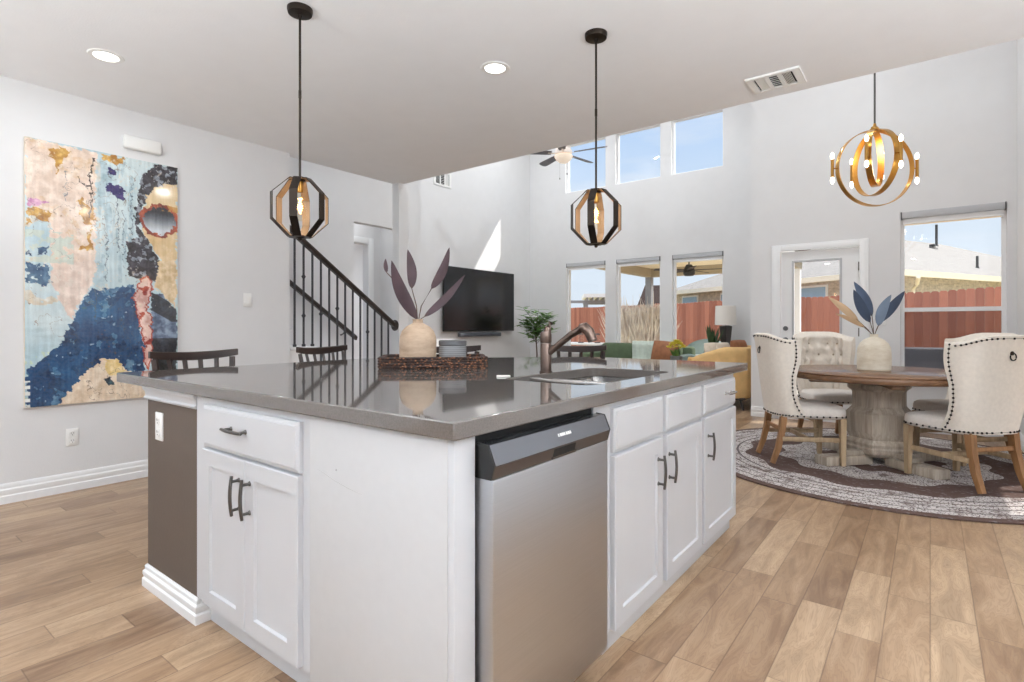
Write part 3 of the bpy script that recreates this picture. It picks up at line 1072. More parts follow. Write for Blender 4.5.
b2 = slab_with_holes(rrect(-1.44, -0.965, 1.745, 2.58, 0.08), [rrect(x0, x1, y0, y1, 0.06) for x0, x1, y0, y1 in BOWLS], 0.877, 0.8855)
for v in b2.bm.verts:
    v.co -= Vector((-1.2, 2.16, 0.70))
b2.build('rim', 'sink_steel', t, smooth=30)

b = MB(); b.box(-0.205, 0.205, -0.203, -0.172, 0.186, 0.2225, bev=0.004); b.build('divider', 'sink_steel', t, smooth=30)

# faucet
t = thing('kitchen_faucet', 'bronze nickel single lever pull-out faucet standing behind the sink', 'faucet', (-1.447, 2.15, TOP))
b = MB(); b.lathe([(0.031, 0), (0.031, 0.006), (0.0265, 0.009), (0.0265, 0.135), (0.0255, 0.138)], n=28); b.build('body', 'bronze_faucet', t)
b = MB(); b.lathe([(0.0265, 0.140), (0.0275, 0.143), (0.0272, 0.178), (0.024, 0.192), (0.0, 0.196)], n=28); b.build('handle_hub', 'bronze_faucet', t)
b = MB(); b.tube([(0.004, 0.002, 0.180), (0.008, 0.008, 0.212), (0.016, 0.02, 0.236)], [0.019, 0.0165, 0.0135], 12); b.build('lever', 'bronze_faucet', t)
b = MB(); b.tube([(0.01, 0.0, 0.088), (0.06, 0.004, 0.125), (0.13, 0.010, 0.178), (0.185, 0.016, 0.208)], [0.0155, 0.0155, 0.016, 0.017], 14); b.build('spout', 'bronze_faucet', t)
b = MB(); b.tube([(0.178, 0.015, 0.212), (0.20, 0.017, 0.214), (0.222, 0.019, 0.194), (0.235, 0.02, 0.165), (0.240, 0.02, 0.152)], [0.018, 0.024, 0.0245, 0.0225, 0.021], 16); b.build('spray_head', 'bronze_faucet', t)


def shaker(mb, x0, x1, z0, z1, yb, yf, sw=0.058):
    """panelled door seen from -y; yf is its front"""
    def loop(a, c, y):
        return [mb.bm.verts.new(p) for p in ((x0 + a, y, z0 + c), (x1 - a, y, z0 + c), (x1 - a, y, z1 - c), (x0 + a, y, z1 - c))]
    ls = [loop(0, 0, yb), loop(0, 0, yf + 0.003), loop(0.003, 0.003, yf), loop(sw, sw, yf), loop(sw + 0.004, sw + 0.004, yf + 0.009)]
    mb.skin(ls)


def slab_front(mb, x0, x1, z0, z1, yb, yf):
    def loop(a, y):
        return [mb.bm.verts.new(p) for p in ((x0 + a, y, z0 + a), (x1 - a, y, z0 + a), (x1 - a, y, z1 - a), (x0 + a, y, z1 - a))]
    mb.skin([loop(0, yb), loop(0, yf + 0.008), loop(0.004, yf + 0.005), loop(0.011, yf + 0.004), loop(0.014, yf)])


def pull(parent, c, vertical, ln=0.135, mat='pull'):
    b = MB()
    x, y, z = c
    pts = []
    for i in range(9):
        q = i / 8 - 0.5
        dy = -0.026 - 0.006 * math.cos(q * PI)
        pts.append((x, y + dy, z + q * ln) if vertical else (x + q * ln, y + dy, z))
    b.tube(pts, [0.0052, 0.0058, 0.006, 0.006, 0.006, 0.006, 0.006, 0.0058, 0.0052], 10)
    for s_ in (-1, 1):
        a = (x, y, z + s_ * ln * 0.36) if vertical else (x + s_ * ln * 0.36, y, z)
        d = (a[0], y - 0.031, a[2])
        b.cyl(a, d, 0.0052, n=10)
        b.cyl(a, (a[0], y - 0.004, a[2]), 0.009, 0.007, n=12)
    return b.build('handle', mat, parent)


# end cabinet of the island, facing the camera side
Y0 = 0.93
t = thing('island_cabinet', 'white end cabinet beside the taupe island wall, one drawer above two doors', 'cabinet', (-1.84, Y0, 0))
b = MB()
b.box(-0.408, 0.365, 0.0, 0.55, 0.105, 0.884); b.box(-0.408, 0.365, 0.045, 0.55, 0.0, 0.105)
b.build('carcass', 'cab', t, smooth=0)
b = MB(); slab_front(b, -0.318, 0.325, 0.703, 0.858, 0.0, -0.02); d = b.build('drawer', 'cab', t, smooth=0)
pull(d, (-0.04, -0.02, 0.792), False, 0.14)
b = MB(); shaker(b, -0.318, 0.001, 0.115, 0.694, 0.0, -0.02); d = b.build('door', 'cab', t, smooth=0)
pull(d, (-0.068 + 0.035, -0.02, 0.575), True)
b = MB(); shaker(b, 0.005, 0.325, 0.115, 0.694, 0.0, -0.02); d = b.build('door', 'cab', t, smooth=0)
pull(d, (0.038, -0.02, 0.575), True)

# plain corner panel between end cabinet and dishwasher
t = thing('island_corner_panel', 'plain scuffed white corner panel of the island left of the dishwasher', 'cabinet panel', (-1.17, Y0, 0))
b = MB(); b.box(-0.298, 0.272, -0.008, 0.012, 0.0, 0.884, bev=0.002); b.build('end_panel', 'cab_wear', t, smooth=30)
b = MB(); b.box(0.272, 0.294, -0.008, 0.066, 0.0, 0.884, bev=0.003); b.build('corner_stile', 'cab', t, smooth=30)
b = MB()
pts = [(-0.258, 0.742), (-0.22, 0.734), (-0.17, 0.722), (-0.11, 0.712), (-0.05, 0.706)]
b.tube([(x, -0.0083, z - 0.012) for x, z in pts], [0.0002, 0.0005, 0.0004, 0.0005, 0.0002], 5)
b.sphere((-0.165, -0.0083, 0.742), 0.0022, 8, 4)
b.build('scratch', 'scuff', t)

# dishwasher: local x runs along the island, front faces local -y
DWX = -0.872
t = thing('dishwasher', 'stainless steel dishwasher built into the island beside the sink cabinet', 'dishwasher', (DWX, 1.298, 0), R(90))
w = 0.297
b = MB(); b.box(-w, w, 0.02, 0.57, 0.10, 0.884); b.box(-w, w, 0.06, 0.5, 0.0, 0.1)
b.build('tub_body', 'void', t, smooth=0)
b = MB(); b.box(-w + 0.004, w - 0.004, -0.044, 0.02, 0.105, 0.780, bev=0.006); b.build('door', 'steel', t, smooth=30)
b = MB(); b.box(-w + 0.006, w - 0.006, 0.0, 0.02, 0.768, 0.860); b.build('shaded_door_edge', 'void', t, smooth=0)  # edge blackened so the gap above the door looks shaded
b = MB(); b.prism([(0.0, 0.864), (-0.030, 0.862), (-0.050, 0.815), (-0.047, 0.811), (0.0, 0.811)], -w + 0.006, w - 0.004, 'x'); ctl = b.build('control_panel', 'strip_steel', t, smooth=0)
for x0, x1 in ((-w + 0.001, -w + 0.006), (w - 0.004, w - 0.001)):
    b = MB(); b.prism([(0.0, 0.866), (-0.031, 0.863), (-0.051, 0.816), (-0.040, 0.780), (0.0, 0.780)], x0, x1, 'x'); b.build('end_cap', 'black', t, smooth=0)
b = MB(); b.prism([(0.0, 0.812), (-0.048, 0.812), (-0.040, 0.780), (0.0, 0.780)], -w + 0.006, w - 0.004, 'x'); b.build('recess', 'strip_dark', t, smooth=0)
b = MB()
b.prism([(-0.043, 0.809), (-0.0482, 0.809), (-0.0432, 0.788), (-0.038, 0.788)], -0.03, 0.085, 'x')
b.build('pocket_shade', 'void', t, smooth=0)  # dark piece laid on the strip as the shade of a grip pocket
b = MB(); b.prism([(-0.0400, 0.787), (-0.0455, 0.787), (-0.0438, 0.7805), (-0.039, 0.7805)], -0.036, 0.091, 'x'); b.build('pocket_lip', 'strip_steel', t, smooth=0)
b = MB()
for i in range(7):
    x = 0.0 + i * 0.0105
    y = -0.0225
    b.prism([(-0.0380, 0.8455), (-0.0390, 0.8455), (-0.0424, 0.8375), (-0.0414, 0.8375)], x, x + (0.0075 if i % 3 else 0.0055), 'x')
b.build('logo', 'white_plastic', ctl, smooth=0)
b = MB(); b.box(-w, w, 0.055, 0.062, 0.01, 0.1); b.build('kick_plate', 'black', t, smooth=0)

# sink cabinet and drawer cabinet on the same side
FX = -0.888
def side_cab(label, y0, y1):
    return thing('island_cabinet', label, 'cabinet', (FX, y0, 0), R(90))


t = side_cab('white sink cabinet right of the dishwasher with two false drawer fronts and two doors', 1.602, 2.648)
wd = 2.648 - 1.602
b = MB(); b.box(0, wd, 0.0, 0.02, 0.085, 0.884); b.box(0, 0.02, 0.02, 0.56, 0.085, 0.884); b.box(wd - 0.02, wd, 0.02, 0.56, 0.085, 0.884)
b.box(0.02, wd - 0.02, 0.02, 0.56, 0.085, 0.105); b.box(0, wd, 0.04, 0.56, 0.0, 0.085); b.box(0.02, wd - 0.02, 0.54, 0.56, 0.105, 0.884)
b.build('carcass', 'cab', t, smooth=0)
for x0, x1, hx in ((0.120, 0.547, 0.495), (0.593, 1.031, 0.612)):
    b = MB(); slab_front(b, x0, x1, 0.708, 0.862, 0.0, -0.02); b.build('false_drawer', 'cab', t, smooth=0)
    b = MB(); shaker(b, x0, x1, 0.088, 0.695, 0.0, -0.02); d = b.build('door', 'cab', t, smooth=0)
    pull(d, (hx, -0.02, 0.565), True)
t = side_cab('narrow white island cabinet nearest the dining area, drawer above one door', 2.652, 3.225)
wd = 3.225 - 2.652
b = MB(); b.box(0, wd, 0.0, 0.56, 0.085, 0.884); b.box(0, wd - 0.04, 0.04, 0.56, 0.0, 0.085); b.build('carcass', 'cab', t, smooth=0)
b = MB(); slab_front(b, 0.02, 0.552, 0.714, 0.862, 0.0, -0.02); d = b.build('drawer', 'cab', t, smooth=0)
pull(d, (0.40, -0.02, 0.79), False, 0.13, 'nickel')
b = MB(); shaker(b, 0.02, 0.552, 0.088, 0.700, 0.0, -0.02); d = b.build('door', 'cab', t, smooth=0)
pull(d, (0.066, -0.02, 0.56), True)
b = MB(); b.box(0, 0.905 + 0.62, 0.0, 0.012, 0.0, 0.06)
o = b.build('toe_kick_board', 'cab_wear', None, smooth=0, loc=(FX - 0.022, 1.70, 0)); o.rotation_euler = (0, 0, R(90))
tag(o, 'long scuffed white toe board at the floor below the sink cabinets', 'toe board')

# taupe island wall with its trims
t = thing('island_half_wall', 'taupe painted half wall closing the back and end of the island', 'half wall', (-2.2, 0.94, 0))
PW = [(-2.252, 0.936), (-2.252, 1.5), (-2.63, 1.5), (-2.63, 2.15), (-1.80, 2.98), (-1.80, 3.15), (-1.46, 3.15), (-1.46, 3.225), (-1.86, 3.225), (-2.755, 2.33), (-2.755, 0.936)]
b = MB(); b.prism([(x + 2.2, y - 0.94) for x, y in PW], 0.0, 0.884); b.build('painted_wall', 'brown_paint', t, smooth=0)
path = [(-2.252, 1.0), (-2.252, 0.936), (-2.755, 0.936), (-2.755, 2.33), (-1.86, 3.225), (-1.46, 3.225)]


def offset_path(path, d):
    out = []
    for i, p in enumerate(path):
        p = Vector(p)
        ns = []
        if i > 0:
            e = (p - Vector(path[i - 1])).normalized(); ns.append(Vector((-e.y, e.x)))
        if i < len(path) - 1:
            e = (Vector(path[i + 1]) - p).normalized(); ns.append(Vector((-e.y, e.x)))
        if len(ns) == 2:
            m = (ns[0] + ns[1]).normalized()
            m = m / max(0.3, m.dot(ns[0]))
        else:
            m = ns[0]
        out.append(p + m * d)
    return out


def moulding(name, prof, path, parent, mat, off):
    b = MB()
    rows = [offset_path(path, d) for d, z in prof]
    rings = [[b.bm.verts.new((rows[j][i].x - off[0], rows[j][i].y - off[1], prof[j][1])) for j in range(len(prof))] for i in range(len(path))]
    b.skin(rings)
    return b.build(name, mat, parent, smooth=30)


moulding('skirting', [(0, 0.0), (0.018, 0.0), (0.018, 0.034), (0.012, 0.041), (0.016, 0.052), (0.016, 0.066), (0.009, 0.074), (0.010, 0.088), (0.004, 0.096), (0, 0.096)], path, t, 'trim', (-2.2, 0.94))
moulding('crown_trim', [(0, 0.828), (0.010, 0.828), (0.014, 0.836), (0.008, 0.843), (0.010, 0.862), (0.017, 0.872), (0.018, 0.8845), (0, 0.8845)], path[1:], t, 'cab', (-2.2, 0.94))
plate('island_outlet', 'white power outlet on the taupe end wall of the island', 'outlet', (-2.62, 0.936, 0.72), 0, 'outlet')

# ---------------------------------------------------------------- things on the island
DG = R(45)
t = thing('wicker_tray', 'low woven brown wicker tray on the island worktop', 'tray', (-2.135, 2.085, TOP), DG)
b = MB()
hw, hd, th, hh = 0.275, 0.165, 0.016, 0.055
b.box(-hw, hw, -hd, hd, 0, 0.008, bev=0.003); b.build('base', 'wicker', t, smooth=30)
b = MB()
def border(ins, z, r=0.03):
    return [(x, y, z) for x, y in rrect(-hw + ins, hw - ins, -hd + ins, hd - ins, r)]
outl = rrect(-hw, hw, -hd, hd, 0.035)
nO = len(outl)
prof = [(0.003, 0.0), (-0.002, 0.02), (0.001, hh), (0.008, hh + 0.006), (0.016, hh), (0.015, 0.008)]
rings = []
for ins, z in prof:
    rings.append([b.bm.verts.new(p) for p in border(ins, z, 0.035 - ins * 0.6)])
for a in range(len(rings)):
    A, B = rings[a], rings[(a + 1) % len(rings)]
    for i in range(nO):
        b.face([A[i], A[(i + 1) % nO], B[(i + 1) % nO], B[i]])
for j, z in enumerate((0.012, 0.026, 0.040, 0.054)):
    pts = []
    for i in range(96):
        q = i / 96 * nO
        k = int(q); f = q - k
        p = Vector(outl[k]).lerp(Vector(outl[(k + 1) % nO]), f)
        n_ = p.normalized()
        wv = 0.004 * math.sin(i * PI / 1.5 + j * PI)
        pts.append((p.x + n_.x * wv, p.y + n_.y * wv, z))
    b.tube(pts, 0.0065, 6, closed=True)
b.build('woven_side', 'wicker', t)


def blade(mb, base, tip, width, bend, n=12, twist=0.0, cup=0.18, face=None):
    """a lens shaped leaf from base to tip, bent along vector bend"""
    base, tip, bend = Vector(base), Vector(tip), Vector(bend)
    ax = (tip - base).normalized()
    side0 = Vector(face) if face is not None else ax.cross(Vector((0.3, 1, 0.2)))
    side0 = (side0 - ax * side0.dot(ax)).normalized()
    rows = []
    for i in range(n + 1):
        q = i / n
        c = base.lerp(tip, q) + bend * math.sin(q * PI)
        s_ = Matrix.Rotation(twist * q, 3, ax) @ side0
        nn = ax.cross(s_)
        wq = width * (math.sin(PI * q ** 0.85) ** 0.75) * (1 - 0.25 * q) + 0.0012
        if i == n:
            wq = 0.0012
        rows.append([mb.bm.verts.new(c + s_ * wq * k + nn * (cup * wq * (abs(k) - 0.0) + 0.0012 * (1 if k == 0 else 0))) for k in (-1, -0.5, 0, 0.5, 1)])
    low = [[mb.bm.verts.new(v.co - (ax.cross(side0)) * 0.0016) for v in r_] for r_ in rows]
    for i in range(n):
        for k in range(4):
            mb.face([rows[i][k], rows[i][k + 1], rows[i + 1][k + 1], rows[i + 1][k]])
            mb.face([low[i][k + 1], low[i][k], low[i + 1][k], low[i + 1][k + 1]])
        mb.face([rows[i][0], rows[i + 1][0], low[i + 1][0], low[i][0]])
        mb.face([rows[i + 1][4], rows[i][4], low[i][4], low[i + 1][4]])
    mb.face([rows[0][k] for k in range(5)] + [low[0][k] for k in range(4, -1, -1)])
    mb.face([rows[n][k] for k in range(4, -1, -1)] + [low[n][k] for k in range(5)])


VX, VY = -2.205, 2.035
t = thing('ceramic_vase', 'sandy ceramic bottle vase in the wicker tray holding burgundy leaves', 'vase', (VX, VY, TOP + 0.0085))
prof = [(0.0, 0.0), (0.088, 0.0), (0.097, 0.008), (0.099, 0.05), (0.1, 0.12), (0.097, 0.155), (0.085, 0.185), (0.062, 0.209), (0.038, 0.222), (0.028, 0.228), (0.027, 0.242), (0.031, 0.248), (0.024, 0.249), (0.021, 0.235), (0.0, 0.225)]
b = MB(); b.lathe(prof, n=40); b.build('vase_body', 'vase', t)
t = thing('burgundy_stems', 'long dried burgundy leaves standing in the sandy vase', 'dried leaves', (VX, VY, TOP + 0.235))
# right axis of the picture in plan, used as the spread direction of the bunch
ux, uy = 0.793, 0.609


def sp(a, d, z):
    return (a * ux - d * uy * 0.77, a * uy + d * ux * 0.77, z)


for (a0, z0, d0, a1, z1, d1, wd_, bn, fc) in [
        (-0.006, 0.02, 0.0, -0.134, 0.335, -0.05, 0.040, (-0.022, 0.0), 0.15),
        (-0.04, 0.19, 0.05, -0.070, 0.410, 0.10, 0.029, (0.010, 0.0), 0.0),
        (0.075, 0.185, -0.02, 0.176, 0.404, -0.06, 0.027, (0.012, -0.012), 0.2),
        (0.03, 0.035, 0.03, 0.248, 0.268, 0.09, 0.024, (0.006, -0.012), 0.1),
        (-0.180, 0.280, 0.06, -0.188, 0.356, 0.07, 0.012, (-0.003, 0.0), 0.0)]:
    b = MB()
    bd = Vector(sp(bn[0], 0, bn[1]))
    blade(b, sp(a0, d0, z0), sp(a1, d1, z1), wd_, bd, face=(ux + fc, uy, -0.25))
    lf = b.build('leaf', 'leaf_purple', t)
    b = MB(); b.tube([(0, 0, -0.006), sp(a0 * 0.25, d0 * 0.3, z0 * 0.5), sp(a0, d0, z0), sp(a0 + (a1 - a0) * 0.12, d0 + (d1 - d0) * 0.12, z0 + (z1 - z0) * 0.12)], [0.003, 0.003, 0.0026, 0.0015], 6); b.build('stem', 'stem', lf)

t = thing('ribbed_canister', 'small grey ribbed round canister in the tray beside the sandy vase', 'canister', (-2.075, 2.17, TOP + 0.0085))
b = MB(); b.lathe([(0.0, 0.0), (0.068, 0.0), (0.073, 0.005), (0.075, 0.06), (0.074, 0.104), (0.069, 0.105), (0.0, 0.097)], n=36); b.build('canister_body', 'ribbed', t)
b = MB(); b.lathe([(0.0, 0.105), (0.072, 0.105), (0.076, 0.108), (0.076, 0.130), (0.072, 0.134), (0.0, 0.134)], n=36); b.build('lid', 'grey_slot', t)
o = MB().box(-0.03, 0.03, -0.018, 0.018, 0, 0.007, bev=0.003).build('white_remote', 'white_card', None, smooth=30, loc=(-1.462, 1.845, TOP))
o.rotation_euler = (0, 0, R(40)); tag(o, 'small flat white remote lying on the worktop left of the faucet', 'remote')

# ---------------------------------------------------------------- counter stools
def make_stool(label):
    """local: the sitter looks along +y; the back is at -y"""
    t = thing('counter_stool', label, 'stool', group='dark counter stools around the island')
    b = MB()
    def seat(u, v):
        x = (u - 0.5) * 0.42; y = (v - 0.5) * 0.40
        return (x, y, 0.655 - 0.012 * math.cos((u - 0.5) * PI) * math.cos((v - 0.5) * PI))
    b.box(-0.21, 0.21, -0.2, 0.2, 0.615, 0.652, bev=0.012); b.build('seat', 'stool_wood', t, smooth=30)
    for sx in (-1, 1):
        b = MB(); b.tube([(sx * 0.185, 0.175, 0.62), (sx * 0.2, 0.19, 0.0)], [0.022, 0.017], 4); b.build('leg', 'stool_wood', t, smooth=30)
        b = MB(); b.tube([(sx * 0.20, -0.21, 0.0), (sx * 0.19, -0.18, 0.45), (sx * 0.19, -0.185, 0.66), (sx * 0.215, -0.235, 0.96)], [0.018, 0.022, 0.022, 0.018], 4); b.build('leg', 'stool_wood', t, smooth=30)
    b = MB()
    n = 12
    rings = []
    for i in range(n + 1):
        q = i / n * 2 - 1
        x = q * 0.243
        y = -0.25 - 0.045 * (1 - q * q) + 0.02
        zt = 1.0 + 0.012 * q * q - 0.004
        h_ = 0.05 - 0.012 * q * q
        rings.append([b.bm.verts.new((x, y + a, z)) for a, z in ((-0.013, zt - h_), (0.013, zt - h_), (0.013, zt - 0.004), (0.008, zt), (-0.008, zt), (-0.013, zt - 0.004))])
    b.skin(rings); b.build('top_rail', 'stool_wood', t, smooth=40)
    b = MB()
    rings = []
    for i in range(n + 1):
        q = i / n * 2 - 1
        rings.append([b.bm.verts.new((q * 0.19, -0.19 - 0.035 * (1 - q * q) + a, z)) for a, z in ((-0.01, 0.72), (0.01, 0.72), (0.01, 0.76), (-0.01, 0.76))])
    b.skin(rings); b.build('lower_rail', 'stool_wood', t, smooth=40)
    for q in (-0.6, -0.2, 0.2, 0.6):
        b = MB(); b.tube([(q * 0.19, -0.19 - 0.035 * (1 - q * q), 0.75), (q * 0.22, -0.232 - 0.045 * (1 - q * q), 0.96)], 0.014, 4); b.build('slat', 'stool_wood', t, smooth=30)
    for p0, p1 in (((-0.195, 0.185, 0.25), (0.195, 0.185, 0.25)), ((-0.195, 0.185, 0.33), (-0.192, -0.2, 0.33)), ((0.195, 0.185, 0.33), (0.192, -0.2, 0.33))):
        b = MB(); b.tube([p0, p1], 0.014, 6); b.build('stretcher', 'stool_wood', t, smooth=30)
    return t


st = make_stool('dark wood counter stool against the painting, at the near left end of the island')
spots = [(-3.22, 1.42, -90, None), (-3.235, 2.335, -76, 'dark wood counter stool in front of the stair balusters'),
         (-2.665, 2.745, -135, 'dark wood counter stool half hidden behind the tray and canister'),
         (-2.08, 3.40, -158, 'dark wood counter stool behind the faucet, before the lower windows')]
for i, (x, y, a, lab) in enumerate(spots):
    o = st if i == 0 else copy_tree(st)
    if lab:
        o['label'] = lab
    o.location = (x, y, 0)
    o.rotation_euler = (0, 0, R(a))

# ---------------------------------------------------------------- painting
def make_painting():
    H_, W_ = 560, 290
    vv, uu = np.mgrid[0:H_ + 1, 0:W_ + 1]
    uu = uu / W_
    vv = vv / H_
    rs = np.random.RandomState(5)

    def vnoise(fx, fy, seed):
        g = np.random.RandomState(seed).rand(int(fy) + 3, int(fx) + 3)
        x = uu * fx; y = vv * fy
        xi = x.astype(int); yi = y.astype(int)
        xf = x - xi; yf = y - yi
        xf = xf * xf * (3 - 2 * xf); yf = yf * yf * (3 - 2 * yf)
        return (g[yi, xi] * (1 - xf) + g[yi, xi + 1] * xf) * (1 - yf) + (g[yi + 1, xi] * (1 - xf) + g[yi + 1, xi + 1] * xf) * yf

    def rnoise(fx, fy, seed, ang):
        g = np.random.RandomState(seed).rand(64, 64)
        c_, s_ = math.cos(ang), math.sin(ang)
        px_, py_ = uu * 0.918, vv * 1.79
        qx, qy = (px_ * c_ - py_ * s_) * fx / 0.918 + 500, (px_ * s_ + py_ * c_) * fy / 1.79 + 500
        xi = np.floor(qx).astype(int); yi = np.floor(qy).astype(int)
        xf = qx - xi; yf = qy - yi
        xf = xf * xf * (3 - 2 * xf); yf = yf * yf * (3 - 2 * yf)
        G_ = lambda a_, b_: g[b_ % 64, a_ % 64]
        return (G_(xi, yi) * (1 - xf) + G_(xi + 1, yi) * xf) * (1 - yf) + (G_(xi, yi + 1) * (1 - xf) + G_(xi + 1, yi + 1) * xf) * yf

    def fbm(fx, fy, seed, o=4):
        s_ = 0; a = 1; t_ = 0
        for i in range(o):
            s_ = s_ + a * rnoise(fx * 1.9 ** i, fy * 1.9 ** i, seed + i, 0.5 + 1.1 * i + 0.01 * seed); t_ += a; a *= 0.58
        return s_ / t_

    def fbm_axis(fx, fy, seed, o=4):
        s_ = 0; a = 1; t_ = 0
        for i in range(o):
            s_ = s_ + a * vnoise(fx * 2 ** i, fy * 2 ** i, seed + i); t_ += a; a *= 0.55
        return s_ / t_
    wu = uu + (fbm(7, 13, 11) - 0.5) * 0.035 + (fbm(38, 50, 21, 3) - 0.5) * 0.04 + (fbm(90, 60, 22, 2) - 0.5) * 0.02
    wv = vv + (fbm(7, 13, 31) - 0.5) * 0.02 + (fbm(38, 50, 41, 3) - 0.5) * 0.022 + (fbm(90, 60, 42, 2) - 0.5) * 0.01
    img = np.zeros((H_ + 1, W_ + 1, 3))

    def C(*c):
        return np.array(c, float)

    def inside(poly, U=None, V=None):
        U = wu if U is None else U
        V = wv if V is None else V
        r_ = np.zeros(uu.shape, bool)
        n = len(poly)
        for i in range(n):
            x0, y0 = poly[i]; x1, y1 = poly[(i + 1) % n]
            if y0 == y1:
                continue
            c = ((y0 > V) != (y1 > V)) & (U < (x1 - x0) * (V - y0) / (y1 - y0) + x0)
            r_ ^= c
        return r_

    def paint(mask, c1, c2, f, alpha=1.0):
        f = np.clip((f - 0.3) / 0.4, 0, 1)[..., None]
        col = C(*c1) * (1 - f) + C(*c2) * f
        m = (mask * alpha)[..., None]
        img[:] = img * (1 - m) + col * m
    fine = fbm(24, 46, 51)
    vert = fbm_axis(26, 6, 61)
    big = fbm(5, 9, 71)
    paint(np.ones(uu.shape), (176, 200, 208), (206, 220, 222), big)
    P = {
        'blue':[(0.325,0.603),(0.403,0.551),(0.535,0.541),(0.674,0.52),(0.706,0.614),(0.73,0.739),(0.755,0.884),(0.611,0.889),(0.55,0.841),(0.461,0.831),(0.36,0.881),(0.183,1.009),(0.011,1.003),(0.005,0.868),(0.196,0.77),(0.277,0.674)],
        'hair':[(0.726,0.058),(0.821,0.009),(0.991,-0.007),(0.991,0.076),(0.854,0.086),(0.773,0.137),(0.741,0.187),(0.718,0.282),(0.765,0.316),(0.854,0.424),(0.837,0.51),(0.633,0.49),(0.618,0.353),(0.71,0.329),(0.679,0.248),(0.702,0.153)],
        'face':[(0.854,0.086),(0.991,0.066),(0.991,0.466),(0.937,0.449),(0.854,0.405),(0.773,0.325),(0.741,0.289),(0.757,0.148)],
        'neck':[(0.837,0.416),(0.993,0.408),(0.993,0.62),(0.888,0.562),(0.821,0.525)],
        'stripes':[(0.804,0.554),(0.888,0.562),(0.993,0.63),(0.993,0.812),(0.804,0.808)],
        'red':[(0.722,0.484),(0.787,0.477),(0.812,0.535),(0.779,0.613),(0.804,0.671),(0.812,0.837),(0.787,0.881),(0.746,0.846),(0.73,0.71),(0.69,0.615),(0.674,0.577)],
        'dark':[(0.804,0.808),(0.993,0.812),(0.993,1.013),(0.854,1.006),(0.821,0.877)],
        'gold1':[(0.125,0.027),(0.201,0.013),(0.266,0.021),(0.22,0.052),(0.188,0.12),(0.169,0.071),(0.131,0.055)],
        'gold2':[(0.443,0.006),(0.529,0.009),(0.618,0.002),(0.559,0.05),(0.465,0.035)],
        'gold3':[(0.001,0.263),(0.088,0.255),(0.15,0.274),(0.125,0.31),(0.063,0.298),(0.001,0.328)],
        'gold4':[(0.313,0.183),(0.388,0.228),(0.408,0.208),(0.394,0.394),(0.306,0.403),(0.374,0.325),(0.319,0.277)],
        'pink':[(0.001,0.222),(0.063,0.228),(0.138,0.234),(0.063,0.253),(0.001,0.259)],
        'bl1':[(0.001,0.409),(0.039,0.431),(0.001,0.433)],
        'bl2':[(0.07,0.405),(0.131,0.405),(0.113,0.435),(0.063,0.43)],
        'bl3':[(0.001,0.465),(0.063,0.471),(0.125,0.476),(0.15,0.533),(0.001,0.538)],
        'bl4':[(0.002,0.475),(0.118,0.469),(0.15,0.537),(0.105,0.551),(0.042,0.532),(0.002,0.517)],
        'nv1':[(0.486,0.059),(0.551,0.064),(0.537,0.084),(0.493,0.08)],
        'nv2':[(0.493,0.125),(0.566,0.121),(0.618,0.134),(0.618,0.18),(0.566,0.176),(0.551,0.155),(0.493,0.156)],
        'nv3':[(0.718,0.073),(0.773,0.048),(0.797,0.068),(0.749,0.093)],
        'peach':[(-0.002,0.004),(0.113,-0.0),(0.266,0.008),(0.415,0.001),(0.415,0.375),(0.401,0.525),(0.15,0.533),(0.15,0.324),(-0.002,0.223)],
        'peach2':[(0.143,0.451),(0.417,0.437),(0.41,0.537),(0.318,0.603),(0.27,0.67),(0.209,0.613),(0.156,0.537)],
        'beige':[(0.55,0.841),(0.461,0.831),(0.36,0.881),(0.183,1.009),(0.36,1.024),(0.755,1.02),(0.755,0.884),(0.627,0.89)],
        'yel':[(0.461,0.838),(0.55,0.841),(0.611,0.889),(0.505,0.904),(0.475,0.875)],
        'spot':[(0.468,0.916),(0.52,0.909),(0.553,0.934),(0.505,0.95)],
    }
    G = lambda k: inside(P[k])
    paint(G('peach'), (222, 198, 180), (238, 220, 206), fine)
    paint(G('peach2'), (222, 200, 186), (236, 220, 208), fine)
    paint((vert > 0.56) & (uu > 0.43) & (uu < 0.72) & (vv > 0.02) & (vv < 0.52), (150, 176, 188), (188, 208, 214), fine, 0.7)
    paint((fbm(9, 16, 81) > 0.6) & (uu < 0.45) & (vv < 0.62), (214, 178, 136), (240, 228, 216), fine, 0.55)
    for k in ('gold1', 'gold2', 'gold3', 'gold4'):
        paint(G(k) & (fbm(16, 30, 91) > 0.36), (164, 112, 40), (214, 172, 92), fine)
    paint(G('pink'), (186, 116, 164), (226, 186, 206), fine)
    paint((uu < 0.28) & (vv > 0.34) & (vv < 0.46) & (fine > 0.5), (188, 200, 190), (220, 222, 206), big, 0.9)
    for k in ('bl1', 'bl2', 'bl3', 'bl4'):
        paint(G(k) & (fbm(20, 38, 95) > 0.34), (24, 60, 98), (78, 112, 140), fine)
    for k in ('nv1', 'nv2', 'nv3'):
        paint(G(k), (26, 24, 84), (58, 44, 104), fine)
    paint((np.abs(wu - 0.385 - 0.01 * np.sin(vv * 40)) < 0.0055) & (vv > 0.03) & (vv < 0.27), (46, 34, 30), (80, 60, 50), fine)
    paint((np.abs(np.hypot((wu - 0.352) * 0.52, wv - 0.125) - 0.022) < 0.0022) & (wv > 0.12), (46, 34, 30), (60, 50, 46), fine)
    paint((uu < 0.3) & (vv > 0.76) & (fine > 0.6), (196, 206, 160), (206, 214, 190), big, 0.6)
    paint(G('blue'), (20, 58, 98), (44, 92, 132), big)
    paint(G('blue') & (fbm(14, 26, 101) > 0.57), (16, 44, 78), (30, 66, 102), fine, 0.8)
    paint(G('blue') & (fbm(10, 36, 111) > 0.66), (70, 118, 152), (140, 170, 186), fine, 0.6)
